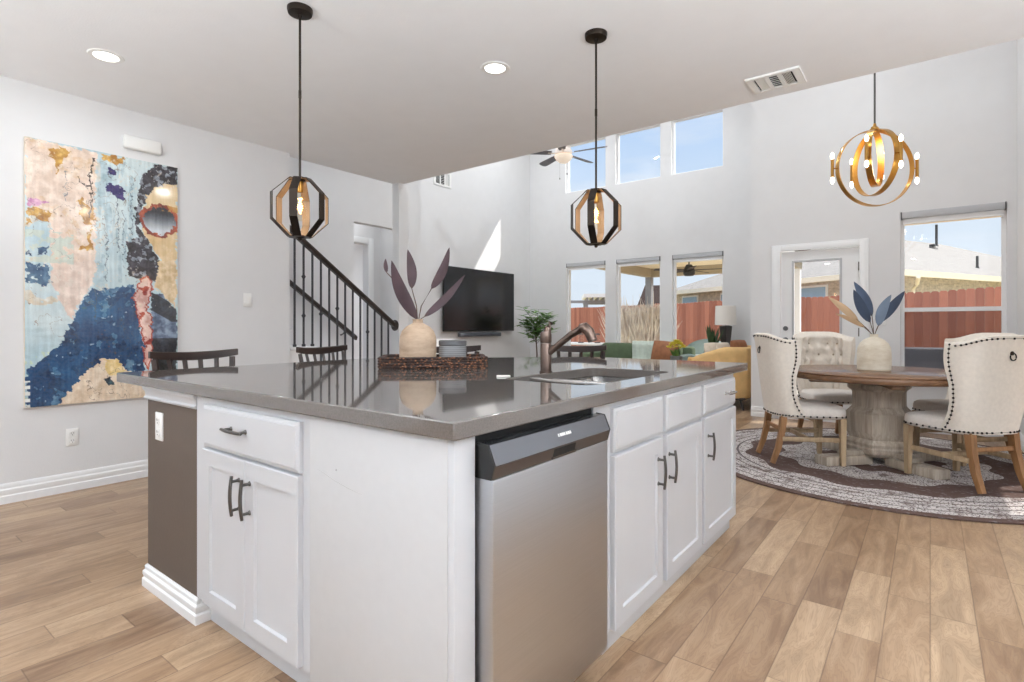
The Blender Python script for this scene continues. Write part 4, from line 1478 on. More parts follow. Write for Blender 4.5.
    paint(G('blue') & (fbm(46, 40, 121, 2) > 0.86), (150, 176, 194), (220, 226, 230), fine, 0.7)
    paint(G('blue') & (fbm(30, 60, 131, 2) > 0.85), (120, 60, 70), (50, 110, 100), big, 0.5)
    paint(G('beige'), (220, 196, 168), (238, 222, 202), fine)
    paint(G('yel'), (214, 178, 96), (238, 214, 158), fine, 0.85)
    paint(G('spot'), (14, 22, 36), (60, 90, 100), fine)
    paint(G('face'), (206, 172, 122), (226, 202, 160), big)
    paint(G('face') & (vv > 0.30) & (fine > 0.55), (196, 160, 110), (238, 220, 186), big, 0.6)
    paint(G('neck'), (200, 172, 130), (228, 206, 170), fine)
    paint(G('hair'), (26, 22, 30), (58, 54, 64), fine)
    paint(G('hair') & (fbm(34, 44, 141, 3) > 0.62), (120, 128, 140), (176, 184, 190), fine, 0.8)
    ge = np.hypot((wu - 0.865) / 0.135, (wv - 0.243) / 0.062)
    paint(ge < 1.12, (128, 52, 38), (176, 88, 60), fine)
    gl_ = (ge < 0.9)
    f_ = np.clip((vv - 0.21) / 0.075, 0, 1)[..., None]
    lens = C(40, 44, 52) * (1 - f_) + C(206, 212, 218) * f_
    img[gl_] = lens[gl_]
    paint((wv > 0.175) & (wv < 0.20) & (wu > 0.84) & (fine > 0.45), (150, 96, 40), (190, 140, 70), big, 0.8)
    paint(G('stripes'), (64, 78, 104), (128, 146, 168), fine)
    ph_ = (vv - 0.56 - 0.32 * (uu - 0.85) * (vv < 0.68)) * 34
    paint(G('stripes') & (np.sin(ph_) > 0.2), (18, 20, 30), (40, 46, 60), fine)
    paint(G('red'), (208, 160, 148), (232, 204, 192), fine)
    gr = G('red')
    er = gr & ~(np.roll(gr, 3, 1) & np.roll(gr, -3, 1) & np.roll(gr, 4, 0) & np.roll(gr, -4, 0))
    paint(er | (gr & (fbm(22, 46, 151) > 0.6)), (142, 40, 34), (186, 88, 62), fine)
    paint(G('dark'), (12, 12, 14), (46, 52, 56), fine)
    paint((uu < 0.03) & (vv > 0.9) & (np.sin(vv * 260) > 0), (236, 236, 230), (240, 240, 236), fine)
    # brush drag, palette knife scrapes, thin drips and scribbles
    drag = fbm_axis(60, 9, 161, 3) - 0.5
    drag2 = fbm_axis(12, 80, 171, 3) - 0.5
    img[:] = img + drag[..., None] * 34 + drag2[..., None] * 22 * (fbm(6, 10, 181) > 0.5)[..., None]
    scr = (fbm(70, 16, 191, 3) > 0.70) & (fbm(6, 10, 201) > 0.48)
    paint(scr & (vv < 0.62), (236, 230, 220), (206, 190, 170), fine, 0.55)
    paint((np.abs(fbm(9, 18, 211, 4) - 0.5) < 0.006) & (uu < 0.72) & (fbm(5, 9, 212) > 0.5), (70, 60, 56), (120, 90, 70), big, 0.5)
    for cu, v0, v1, ww in ((0.565, 0.16, 0.40, 0.003), (0.60, 0.22, 0.46, 0.002), (0.49, 0.30, 0.52, 0.0025), (0.66, 0.10, 0.32, 0.003), (0.235, 0.10, 0.22, 0.002), (0.42, 0.55, 0.68, 0.004)):
        paint((np.abs(wu - cu) < ww) & (vv > v0) & (vv < v1), (96, 112, 124), (60, 70, 84), fine, 0.8)
    img[:] = np.clip(img + (rs.rand(H_ + 1, W_ + 1, 1) - 0.5) * 10 + (fine[..., None] - 0.5) * 16, 0, 255)
    lin = img / 255
    lin = np.where(lin <= 0.04045, lin / 12.92, ((lin + 0.055) / 1.055) ** 2.4)
    w, h, th = 0.918, 1.79, 0.03
    # local: x thickness (front at x = th), y along the wall, z up
    verts = np.stack([np.full(uu.shape, th), uu * w - w / 2, h / 2 - vv * h], -1).reshape(-1, 3)
    idx = np.arange((H_ + 1) * (W_ + 1)).reshape(H_ + 1, W_ + 1)
    faces = np.stack([idx[:-1, :-1], idx[1:, :-1], idx[1:, 1:], idx[:-1, 1:]], -1).reshape(-1, 4)
    me = bpy.data.meshes.new('painted_face')
    me.from_pydata(verts.tolist(), [], faces.tolist())
    at = me.color_attributes.new('paint', 'FLOAT_COLOR', 'POINT')
    at.data.foreach_set('color', np.concatenate([lin.reshape(-1, 3), np.ones((lin.shape[0] * lin.shape[1], 1))], 1).astype(np.float32).ravel())
    k = NT('glossy_acrylic_painting')
    a = k.n('ShaderNodeAttribute'); a.attribute_name = 'paint'
    k.base(k.mix(k.math('MULTIPLY', k.noise(k.coord(), 60, 3), 0.12), a.outputs[0], srgb(200, 196, 190)))
    k.set(0.09, 0, 0.5)
    me.materials.append(k.m)
    t = thing('abstract_painting', 'large unframed abstract painting of a woman in sunglasses on the left wall', 'painting', (LX, 0.893 + w / 2, 2.40 - h / 2))
    f = bpy.data.objects.new('painted_face', me); COL.objects.link(f); f.parent = t
    b = MB(); b.box(0.001, th - 0.001, -w / 2, w / 2, -h / 2, h / 2); b.build('canvas_edge', 'cream_fab', t, smooth=0)


make_painting()


# ================================================================== LANTERN PENDANTS
def make_pendant(label):
    t = thing('pendant_lantern', label, 'pendant lamp', group='octagonal lantern pendants')
    ZC = 1.75
    b = MB(); b.lathe([(0.0, CEIL), (0.062, CEIL), (0.062, CEIL - 0.012), (0.058, CEIL - 0.026), (0.012, CEIL - 0.030), (0.010, CEIL - 0.045), (0.0, CEIL - 0.045)], n=32); b.build('canopy', 'dark_metal', t)
    b = MB(); b.cyl((0, 0, ZC + 0.155), (0, 0, CEIL - 0.04), 0.0058, n=12)
    b.cyl((0, 0, ZC + 0.56), (0, 0, ZC + 0.6), 0.0072, n=12); b.build('rod', 'dark_metal', t)
    b = MB(); b.lathe([(0.0, 0.158), (0.022, 0.158), (0.026, 0.15), (0.026, 0.138), (0.012, 0.134)], (0, 0, ZC), 20); b.build('top_hub', 'dark_metal', t)
    b = MB(); b.lathe([(0.0, -0.168), (0.008, -0.165), (0.010, -0.155), (0.024, -0.15), (0.026, -0.14), (0.0, -0.136)], (0, 0, ZC), 20); b.build('bottom_finial', 'dark_metal', t)
    a8 = [(0.0, 0.147), (0.055, 0.147), (0.138, 0.066), (0.138, -0.066), (0.055, -0.147), (0.0, -0.147)]
    for k in range(6):
        ang = k * PI / 3 + 0.28
        c, s_ = math.cos(ang), math.sin(ang)
        b = MB()
        tk = 0.004
        wd = 0.019
        n = len(a8)
        rows = []
        for i in range(n):
            p = Vector(a8[i])
            if i == 0:
                nn = Vector((0, 1))
            elif i == n - 1:
                nn = Vector((0, -1))
            else:
                e0 = (p - Vector(a8[i - 1])).normalized(); e1 = (Vector(a8[i + 1]) - p).normalized()
                nn = Vector((-(e0.y + e1.y), e0.x + e1.x)).normalized()
            o_, i_ = p + nn * tk * 0.5, p - nn * tk * 0.5
            def W3(q, sd):
                return (q.x * c - sd * s_, q.x * s_ + sd * c, ZC + q.y)
            rows.append([b.v(W3(o_, -wd)), b.v(W3(o_, wd)), b.v(W3(i_, wd)), b.v(W3(i_, -wd))])
        for i in range(n - 1):
            A, B = rows[i], rows[i + 1]
            for j, mi in ((0, 0), (1, 0), (2, 1), (3, 0)):
                b.mat(mi).face([A[j], A[(j + 1) % 4], B[(j + 1) % 4], B[j]])
        b.mat(0).face(rows[0]); b.face(rows[-1])
        b.build('cage_strip', ['dark_metal', 'tan_inside'], t, smooth=0)
    b = MB(); b.lathe([(0.0, 0.138), (0.014, 0.138), (0.016, 0.13), (0.016, 0.085), (0.013, 0.08), (0.0, 0.08)], (0, 0, ZC), 18); b.build('socket', 'brass', t)
    b = MB(); b.lathe([(0.012, 0.08), (0.014, 0.06), (0.022, 0.03), (0.031, -0.005), (0.032, -0.03), (0.024, -0.052), (0.010, -0.064), (0.0, -0.066)], (0, 0, ZC), 20); bulb = b.build('bulb', 'bulb_glass', t)
    b = MB(); b.tube([(0.011 * math.sin(i * PI * 0.9) , 0.011 * math.cos(i * PI * 0.9), ZC + 0.05 - 0.0055 * i) for i in range(15)], 0.0042, 6)
    b.build('filament', 'filament', bulb)
    d = bpy.data.lights.new('pendant_light', 'POINT'); d.energy = 0.4; d.color = (1, 0.76, 0.5); d.shadow_soft_size = 0.02
    lo = bpy.data.objects.new('pendant_light', d); COL.objects.link(lo); lo.location = (0, 0, ZC); lo.parent = t
    return t


p1 = make_pendant('octagonal bronze lantern pendant hanging nearer, in front of the stair railing')
p1.location = (-2.547, 1.545, 0)
p2 = copy_tree(p1)
p2['label'] = 'octagonal bronze lantern pendant hanging over the sink, before the tall windows'
p2.location = (-1.466, 2.674, 0)
p2.rotation_euler = (0, 0, 0.55)

# ================================================================== DINING AREA
TC = (-0.34, 5.50)
b = MB()
b.lathe([(0.0, 0.0), (1.485, 0.0), (1.5, 0.004), (1.5, 0.009), (1.49, 0.012), (0.0, 0.012)], n=128)
o = b.build('round_rug', 'rug', None, loc=(TC[0] - 0.0, TC[1] + 0.08, 0.0)); tag(o, 'round brown rug with pale lace pattern under the dining table', 'rug')

RZ = 0.012
t = thing('dining_table', 'round oiled wood dining table on a weathered octagonal pedestal', 'table', (TC[0], TC[1], RZ))
b = MB(); b.lathe([(0.0, 0.700), (0.66, 0.700), (0.688, 0.706), (0.70, 0.722), (0.70, 0.740), (0.694, 0.748), (0.70, 0.753), (0.70, 0.760), (0.692, 0.766), (0.0, 0.766)], n=96); b.build('tabletop', 'table_wood', t)
b = MB()
for a in (0, PI / 2):
    mtx = Matrix.Rotation(a + 0.3, 4, 'Z')
    b.box(-0.52, 0.52, -0.045, 0.045, 0.655, 0.70, bev=0.006, mtx=mtx)
b.build('support_beam', 'table_wood', t, smooth=30)
b = MB(); b.lathe([(0.000, 0.655), (0.231, 0.655), (0.239, 0.645), (0.239, 0.625), (0.224, 0.612), (0.207, 0.600), (0.201, 0.585), (0.201, 0.475), (0.208, 0.465), (0.251, 0.42), (0.251, 0.27), (0.231, 0.225), (0.222, 0.21), (0.242, 0.19), (0.251, 0.175), (0.242, 0.15), (0.251, 0.135), (0.238, 0.10), (0.202, 0.07), (0.000, 0.07)], n=6, ph=R(-97)); b.build('pedestal', 'grey_wood', t, smooth=25)
b = MB()
for a in range(4):
    mtx = Matrix.Rotation(a * PI / 2 + R(48), 4, 'Z')
    b.box(0.12, 0.56, -0.07, 0.07, 0.0, 0.075, bev=0.01, mtx=mtx)
    b.box(0.12, 0.36, -0.055, 0.055, 0.075, 0.115, bev=0.01, mtx=mtx)
b.build('foot', 'grey_wood', t, smooth=30)


def make_chair(label):
    """upholstered wing dining chair; the sitter looks along +y"""
    t = thing('dining_chair', label, 'dining chair', group='cream dining chairs around the round table')
    zs0, zs1 = 0.385, 1.06

    def wid(z):
        q = (z - zs0) / (zs1 - zs0)
        return 0.25 + 0.035 * q + 0.012 * math.sin(q * PI)

    def yback(z):
        q = (z - zs0) / (zs1 - zs0)
        return -0.262 - 0.085 * q ** 1.2

    def yfront(z):
        q = (z - zs0) / (zs1 - zs0)
        s_ = 0.03 * math.sin(q * PI * 2.1 + 0.2)
        return -0.02 - 0.125 * min(1, q / 0.5) ** 0.8 - s_ + 0.045 * max(0, q - 0.6) / 0.4

    def plan(th, z, ins=0.0):
        w = wid(z) - ins
        yb = yback(z) + ins
        yf = yfront(z) - ins * 0.15
        e = 0.62
        x = w * math.copysign(abs(math.sin(th)) ** e, math.sin(th))
        y = yf - (yf - yb) * abs(math.cos(th)) ** e if abs(math.cos(th)) > 1e-6 else yf
        return x, y

    def ztop(th):
        return zs1 - 0.055 * abs(math.sin(th)) ** 3 - 0.012 * math.cos(th * 2.0) * 0
    nu, nv = 64, 36
    b = MB()
    ins_pts = []
    for r_ in range(4):
        for k in range(5 if r_ % 2 == 0 else 4):
            thk = (k - (2 if r_ % 2 == 0 else 1.5)) * 0.44
            ins_pts.append((thk, 0.60 + 0.115 * r_))
    OUT_, IN_ = [], []
    for j in range(nv + 1):
        ro, ri = [], []
        for i in range(nu + 1):
            th = -PI / 2 + PI * i / nu
            z = zs0 + (ztop(th) - zs0) * j / nv
            x, y = plan(th, z)
            ro.append(b.bm.verts.new((x, y, z)))
            dep = 0.0
            for (a, zz) in ins_pts:
                d2 = ((th - a) / 0.16) ** 2 + ((z - zz) / 0.042) ** 2
                dep = max(dep, 0.05 * math.exp(-d2))
            # folds between the buttons
            u_ = th / 0.44; v_ = (z - 0.60) / 0.115
            if 0.55 < z < 1.0 and abs(th) < 1.1:
                f1 = abs(((u_ + v_ * 0.5) % 1.0) - 0.5); f2 = abs(((u_ - v_ * 0.5) % 1.0) - 0.5)
                dep = max(dep, 0.028 * math.exp(-((0.5 - max(f1, f2)) / 0.09) ** 2))
            elif z <= 0.55 and abs(th) < 1.1:
                f1 = abs((u_ % 1.0) - 0.5)
                dep = max(dep, 0.018 * math.exp(-((0.5 - f1) / 0.10) ** 2))
            edge = abs(math.sin(th)) ** 6
            thick = 0.092 * (1 - edge) + 0.034 * edge
            tq = (j / nv - 0.93) / 0.07
            if tq > 0:
                thick *= (1 - 0.45 * tq * tq)
            x2, y2 = plan(th, z, thick - dep)
            ri.append(b.bm.verts.new((x2, y2, z - (0.0 if tq <= 0 else 0.012 * tq))))
        OUT_.append(ro); IN_.append(ri)
    for j in range(nv):
        for i in range(nu):
            b.face([OUT_[j][i], OUT_[j][i + 1], OUT_[j + 1][i + 1], OUT_[j + 1][i]])
            b.face([IN_[j][i + 1], IN_[j][i], IN_[j + 1][i], IN_[j + 1][i + 1]])
        for i in (0, nu):
            b.face([OUT_[j][i], OUT_[j + 1][i], IN_[j + 1][i], IN_[j][i]])
    mid = []
    for i in range(nu + 1):
        th = -PI / 2 + PI * i / nu
        c = (OUT_[nv][i].co + IN_[nv][i].co) / 2
        mid.append(b.bm.verts.new((c.x, c.y, c.z + 0.016)))
    for i in range(nu):
        b.face([OUT_[nv][i], OUT_[nv][i + 1], mid[i + 1], mid[i]])
        b.face([mid[i], mid[i + 1], IN_[nv][i + 1], IN_[nv][i]])
        b.face([OUT_[0][i], IN_[0][i], IN_[0][i + 1], OUT_[0][i + 1]])
    for i in (0, nu):
        b.face([OUT_[nv][i], mid[i], IN_[nv][i]])
    for (a, zz) in ins_pts:
        x, y = plan(a, zz, 0.045)
        b.mat(1).sphere((x, y, zz), 0.011, 8, 5)
    b.build('backrest', ['linen', 'shaded_linen_button'], t, smooth=60)
    # seat cushion
    def ssq(u, v):
        a = u * 2 * PI
        prof = [(0.0, 0.375), (0.90, 0.375), (0.985, 0.385), (1.0, 0.41), (1.0, 0.435), (0.98, 0.458), (0.9, 0.474), (0.6, 0.486), (0.0, 0.490)]
        q = v * (len(prof) - 1); k = min(int(q), len(prof) - 2); f = q - k
        r_ = prof[k][0] * (1 - f) + prof[k + 1][0] * f
        z = prof[k][1] * (1 - f) + prof[k + 1][1] * f
        e = 0.36
        cx = math.copysign(abs(math.cos(a)) ** e, math.cos(a)); cy = math.copysign(abs(math.sin(a)) ** e, math.sin(a))
        y = 0.035 + cy * 0.245 * max(r_, 1e-3)
        wq = 0.245 + 0.028 * (y + 0.2) / 0.48
        return (cx * wq * max(r_, 1e-3), y, z)
    b = MB(); b.grid(ssq, 56, 25, closed_u=True); b.build('seat', 'linen_grey', t, smooth=60)
    # nailheads along the wing edges, the crest and the seat border: beaded strips
    def beads(pts):
        b = MB()
        P_, r_, m_ = [], [], []
        pts = [Vector(p) for p in pts]
        for i, p in enumerate(pts):
            tg = (pts[min(i + 1, len(pts) - 1)] - pts[max(i - 1, 0)]).normalized()
            for q, rr in ((-1.0, 0.15), (-0.7, 0.72), (-0.25, 0.98), (0.25, 0.98), (0.7, 0.72), (1.0, 0.15)):
                P_.append(p + tg * q * 0.0078); r_.append(rr * 0.0078)
        b.tube(P_, r_, 7)
        for f in b.bm.faces:
            pass
        return b.build('nail_trim', 'nail', t)
    for s_ in (-1, 1):
        ln_ = []
        for k in range(20):
            z = zs0 + 0.03 + (1.0 - zs0 - 0.03) * k / 19
            x, y = plan(s_ * PI / 2 * 0.985, z)
            ln_.append((x + s_ * 0.002, y - 0.016, z))
        beads(ln_)
    top_, low_ = [], []
    for k in range(21):
        th = (-PI / 2 + PI * (k + 0.5) / 21) * 0.93
        x, y = plan(th, ztop(th) - 0.016, -0.002); top_.append((x, y, ztop(th) - 0.016))
        x, y = plan(th, zs0 + 0.014, -0.002); low_.append((x, y, zs0 + 0.014))
    beads(top_); beads(low_)
    rim_ = []
    for k in range(33):
        a = -R(55) + (PI + R(110)) * k / 32
        e = 0.36
        cx = math.copysign(abs(math.cos(a)) ** e, math.cos(a)); cy = math.copysign(abs(math.sin(a)) ** e, math.sin(a))
        y = 0.035 + cy * 0.245
        rim_.append((cx * (0.247 + 0.028 * (y + 0.2) / 0.48), y, 0.396))
    # even spacing along the rim
    segs = [0.0]
    for i in range(1, len(rim_)):
        segs.append(segs[-1] + (Vector(rim_[i]) - Vector(rim_[i - 1])).length)
    ev = []
    for k in range(31):
        d_ = segs[-1] * k / 30
        j = max(i for i in range(len(segs)) if segs[i] <= d_ + 1e-9)
        j = min(j, len(segs) - 2)
        ev.append(Vector(rim_[j]).lerp(Vector(rim_[j + 1]), (d_ - segs[j]) / max(1e-6, segs[j + 1] - segs[j])))
    beads(ev)
    x, y = plan(0, 0.93)
    b = MB(); b.cyl((0, y + 0.002, 0.945), (0, y - 0.008, 0.945), 0.014, n=14)
    b.tube([(0.024 * math.cos(i * 2 * PI / 20), y - 0.012, 0.921 + 0.024 * math.sin(i * 2 * PI / 20)) for i in range(20)], 0.0042, 6, closed=True)
    b.build('ring_pull', 'nail', t)
    for s_ in (-1, 1):
        b = MB(); b.tube([(s_ * 0.222, 0.235, 0.38), (s_ * 0.222, 0.238, 0.0)], [0.032, 0.023], 4, ref=(1, 1, 0)); b.build('leg', 'pale_wood', t, smooth=30)
        b = MB(); b.tube([(s_ * 0.18, -0.20, 0.39), (s_ * 0.182, -0.215, 0.26), (s_ * 0.186, -0.245, 0.12), (s_ * 0.19, -0.29, 0.0)], [0.034, 0.031, 0.028, 0.024], 4, ref=(1, 1, 0)); b.build('leg', 'leg_wood', t, smooth=50)
        b = MB(); b.box(s_ * 0.205 - 0.011, s_ * 0.205 + 0.011, -0.215, 0.225, 0.185, 0.222, bev=0.004); b.build('stretcher', 'pale_wood', t, smooth=30)
    b = MB(); b.box(-0.2, 0.2, -0.02, 0.004, 0.187, 0.219, bev=0.004); b.build('stretcher', 'pale_wood', t, smooth=30)
    b = MB(); b.box(-0.175, 0.175, -0.225, -0.203, 0.26, 0.292, bev=0.004); b.build('stretcher', 'leg_wood', t, smooth=30)
    return t


ch = make_chair('cream wing dining chair nearest the island, its nailed back to the camera')
CH = [(-0.875, 5.18, (0.87, 0.50), None),
      (-0.80, 6.30, (0.50, -0.87), 'cream dining chair behind the table before the glazed door, tufted front showing'),
      (0.19, 5.165, (-0.74, 0.67), 'cream wing dining chair at the right edge, nailed back and ring pull showing'),
      (0.225, 6.03, (-0.72, -0.70), 'cream dining chair mostly hidden behind the right one, only its seat showing')]
for i, (x, y, d, lab) in enumerate(CH):
    o = ch if i == 0 else copy_tree(ch)
    if lab:
        o['label'] = lab
    o.location = (x, y, RZ + 0.0095)
    o.rotation_euler = (0, 0, math.atan2(d[1], d[0]) - PI / 2)

TT = RZ + 0.766
t = thing('table_vase', 'chalky cream bottle vase in the middle of the round dining table', 'vase', (TC[0] - 0.035, TC[1] - 0.015, TT))
b = MB(); b.lathe([(0.000, 0.0), (0.112, 0.0), (0.121, 0.008), (0.123, 0.06), (0.122, 0.15), (0.118, 0.19), (0.103, 0.225), (0.075, 0.256), (0.046, 0.272), (0.030, 0.280), (0.029, 0.296), (0.033, 0.303), (0.026, 0.304), (0.023, 0.288), (0.000, 0.275)], n=40); b.build('vase_body', 'vase_white', t)
t = thing('blue_leaf_stems', 'bunch of dusty blue and tan dried leaves in the cream vase', 'dried leaves', (TC[0] - 0.035, TC[1] - 0.015, TT + 0.285))
for (a0, z0, d0, a1, z1, d1, wd_, bx, mt, fc) in [
        (-0.040, 0.115, -0.02, -0.200, 0.39, -0.06, 0.044, -0.012, 'leaf_deep', 0.1),
        (0.010, 0.17, 0.05, -0.120, 0.465, 0.10, 0.050, 0.014, 'leaf_blue', 0.1),
        (0.010, 0.085, -0.05, 0.080, 0.345, -0.12, 0.046, -0.012, 'leaf_pale', 0.2),
        (0.065, 0.12, 0.03, 0.305, 0.385, 0.08, 0.043, 0.014, 'leaf_deep', -0.05),
        (-0.10, 0.13, 0.06, -0.33, 0.335, 0.12, 0.036, 0.0, 'leaf_tan', 0.1),
        (-0.09, 0.075, -0.02, -0.35, 0.19, -0.06, 0.022, 0.0, 'leaf_tan', 0.1)]:
    b = MB()
    blade(b, sp(a0, d0, z0), sp(a1, d1, z1), wd_, Vector(sp(bx, 0, 0.01)), face=(ux + fc, uy, -0.2))
    lf = b.build('leaf', mt, t)
    b = MB(); b.tube([(0, 0, -0.006), sp(a0 * 0.4, d0 * 0.4, z0 * 0.45), sp(a0, d0, z0), sp(a0 + (a1 - a0) * 0.1, d0 + (d1 - d0) * 0.1, z0 + (z1 - z0) * 0.1)], [0.0035, 0.0035, 0.003, 0.0015], 6); b.build('stem', 'stem', lf)

# chandelier
CZ = 2.475
t = thing('chandelier', 'aged brass chandelier of nested rings with candle bulbs over the dining table', 'chandelier', (TC[0] - 0.03, TC[1] - 0.01, CZ), R(37.5))
b = MB(); b.cyl((0, 0, 0.37), (0, 0, TALL - CZ - 0.03), 0.0075, n=12); b.lathe([(0.0, TALL - CZ - 0.035), (0.07, TALL - CZ - 0.03), (0.075, TALL - CZ), (0.0, TALL - CZ)], n=28); b.build('rod', 'pull', t)
b = MB(); b.lathe([(0.0, 0.30), (0.022, 0.30), (0.026, 0.315), (0.026, 0.34), (0.014, 0.352), (0.010, 0.375), (0.0, 0.38)], n=20)
b.tube([(0.034 * math.cos(i * PI / 8), 0, 0.315 + 0.034 * math.sin(i * PI / 8)) for i in range(9)], 0.009, 8); b.build('hub', 'brass', t)
RINGS = [(0.318, 0, 0.0), (0.272, -90, 0.045), (0.235, 45, 0.083)]
for rad, az, dz in RINGS:
    a = R(az)
    c, s_ = math.cos(a), math.sin(a)
    b = MB()
    n = 72
    rows = []
    hw_ = 0.024
    for i in range(n):
        q = 2 * PI * i / n
        for_ = []
        for rr, dd in ((rad, -hw_), (rad, hw_), (rad - 0.006, hw_), (rad - 0.006, -hw_)):
            lx, lz = rr * math.cos(q), rr * math.sin(q)
            for_.append(b.v((lx * c - dd * s_, lx * s_ + dd * c, lz + dz)))
        rows.append(for_)
    b.skin(rows, closed=True)
    ring = b.build('ring', 'brass', t, smooth=40)
    for sd in (-1, 1):
        rr = sd * (rad + 0.038)
        x, y = rr * c, rr * s_
        b = MB(); b.cyl((sd * rad * c, sd * rad * s_, dz), (x, y, dz), 0.006, n=10)
        b.cyl((x, y, dz - 0.075), (x, y, dz + 0.075), 0.0125, n=16); cs = b.build('candle_tube', 'brass', ring)
        for ud in (-1, 1):
            b = MB()
            b.lathe([(0.008, 0), (0.013, 0.012), (0.0165, 0.028), (0.012, 0.046), (0.003, 0.058), (0.0, 0.06)] if ud > 0 else [(0.0, -0.06), (0.003, -0.058), (0.012, -0.046), (0.0165, -0.028), (0.013, -0.012), (0.008, 0)], (x, y, dz + ud * 0.075), 14)
            b.build('candle_bulb', 'bulb', ring)
d = bpy.data.lights.new('chandelier_light', 'POINT'); d.energy = 10; d.color = (1, 0.85, 0.65); d.shadow_soft_size = 0.1
lo = bpy.data.objects.new('chandelier_light', d); COL.objects.link(lo); lo.parent = t

# ================================================================== LIVING ROOM
t = thing('television', 'large flat black television hung on the living room wall', 'television', (TVX + 0.05, 7.73, 1.625))
b = MB(); b.box(0, 0.035, -1.0, 1.0, -0.572, 0.572, bev=0.006); b.build('casing', 'black', t, smooth=30)
b = MB(); b.box(0.034, 0.0362, -0.988, 0.988, -0.556, 0.560); b.build('screen', 'tv', t, smooth=0)
b = MB(); b.box(-0.048, 0.0, -0.3, 0.3, -0.2, 0.2); b.build('wall_bracket', 'black', t, smooth=0)
t = thing('soundbar', 'dark slim soundbar mounted below the television', 'soundbar', (TVX, 7.72, 0.99))
b = MB(); b.box(0.02, 0.10, -0.58, 0.58, -0.035, 0.035, bev=0.012); b.build('speaker_body', 'soundbar', t, smooth=40)
b = MB(); b.box(0.0, 0.02, -0.4, 0.4, -0.02, 0.02); b.build('wall_bracket', 'black', t, smooth=0)

# green sofa under the windows
def cushion(mb, c, w, h, d, rot=0, tilt=0, n=18, pinch=0.12):
    mtx = Matrix.Translation(c) @ Matrix.Rotation(rot, 4, 'Z') @ Matrix.Rotation(tilt, 4, 'X')
    for sd in (-1, 1):
        g = []
        for j in range(n + 1):
            row = []
            for i in range(n + 1):
                u = i / n * 2 - 1; v_ = j / n * 2 - 1
                bul = max(0.0, (1 - u * u) * (1 - v_ * v_)) ** 0.45
                px = u * w / 2 * (1 - pinch * (1 - (1 - v_ * v_)) * (abs(u)) * 0.35)
                pz = v_ * h / 2 * (1 - pinch * (1 - (1 - u * u)) * (abs(v_)) * 0.35)
                row.append(mb.bm.verts.new(mtx @ Vector((px, sd * d / 2 * bul, pz))))
            g.append(row)
        for j in range(n):
            for i in range(n):
                mb.face([g[j][i], g[j][i + 1], g[j + 1][i + 1], g[j + 1][i]])


t = thing('green_sofa', 'sage green sofa with its back to the three lower windows', 'sofa', (-4.06, 8.85, 0))
b = MB(); b.box(-0.9, 0.9, -0.42, 0.42, 0.14, 0.34, bev=0.04); b.build('base', 'green_fab', t, smooth=40)
b = MB(); b.box(-0.9, 0.9, 0.26, 0.44, 0.30, 0.80, bev=0.06); b.build('backrest', 'green_fab', t, smooth=40)
for k in range(2):
    b = MB(); b.box(-0.74 + k * 0.745, -0.005 + k * 0.745, -0.42, 0.2, 0.34, 0.50, bev=0.045); b.build('seat_cushion', 'green_fab', t, smooth=40)
for k in range(2):
    b = MB(); b.box(-0.74 + k * 0.745, -0.005 + k * 0.745, 0.08, 0.28, 0.48, 0.845, bev=0.06); b.build('back_cushion', 'green_fab', t, smooth=40)
for s_ in (-1, 1):
    b = MB(); b.box(s_ * 0.84 - 0.09, s_ * 0.84 + 0.09, -0.42, 0.40, 0.14, 0.68, bev=0.07); b.build('armrest', 'teal_fab' if s_ > 0 else 'green_fab', t, smooth=40)
    for y in (-0.34, 0.34):
        b = MB(); b.cyl((s_ * 0.8, y, 0.15), (s_ * 0.82, y, 0), 0.022, 0.014, n=12); b.build('leg', 'chair_dark', t)
b = MB()
def thr(u, v):
    x = -0.24 + u * 0.48 + 0.012 * math.sin(v * 9)
    path_ = [(-0.10, 0.50), (0.02, 0.515), (0.052, 0.60), (0.058, 0.82), (0.10, 0.868), (0.20, 0.872), (0.30, 0.858), (0.42, 0.825), (0.462, 0.79), (0.468, 0.5)]
    q = v * (len(path_) - 1); k = min(int(q), len(path_) - 2); f = q - k
    a = path_[k]; c = path_[k + 1]
    return (x, a[0] + (c[0] - a[0]) * f + 0.004 * math.sin(u * 30), a[1] + (c[1] - a[1]) * f + 0.003 * math.sin(u * 22 + v * 4))
b.grid(thr, 30, 46)
o = b.build('sofa_throw', 'sage_throw', None, loc=(-3.93, 8.85, 0.006))
sm = o.modifiers.new('cloth', 'SOLIDIFY'); sm.thickness = 0.008; sm.offset = 1
tag(o, 'pale sage throw blanket draped over the middle of the green sofa', 'throw blanket')
b = MB(); cushion(b, (0, 0, 0), 0.46, 0.40, 0.16, 0.0, R(-14))
o = b.build('rust_pillow', 'rust_pillow', None, loc=(-3.50, 8.71, 0.705)); o.rotation_euler = (0, R(4), R(-6)); tag(o, 'rust brown leather pillow leaning on the right end of the green sofa', 'pillow')

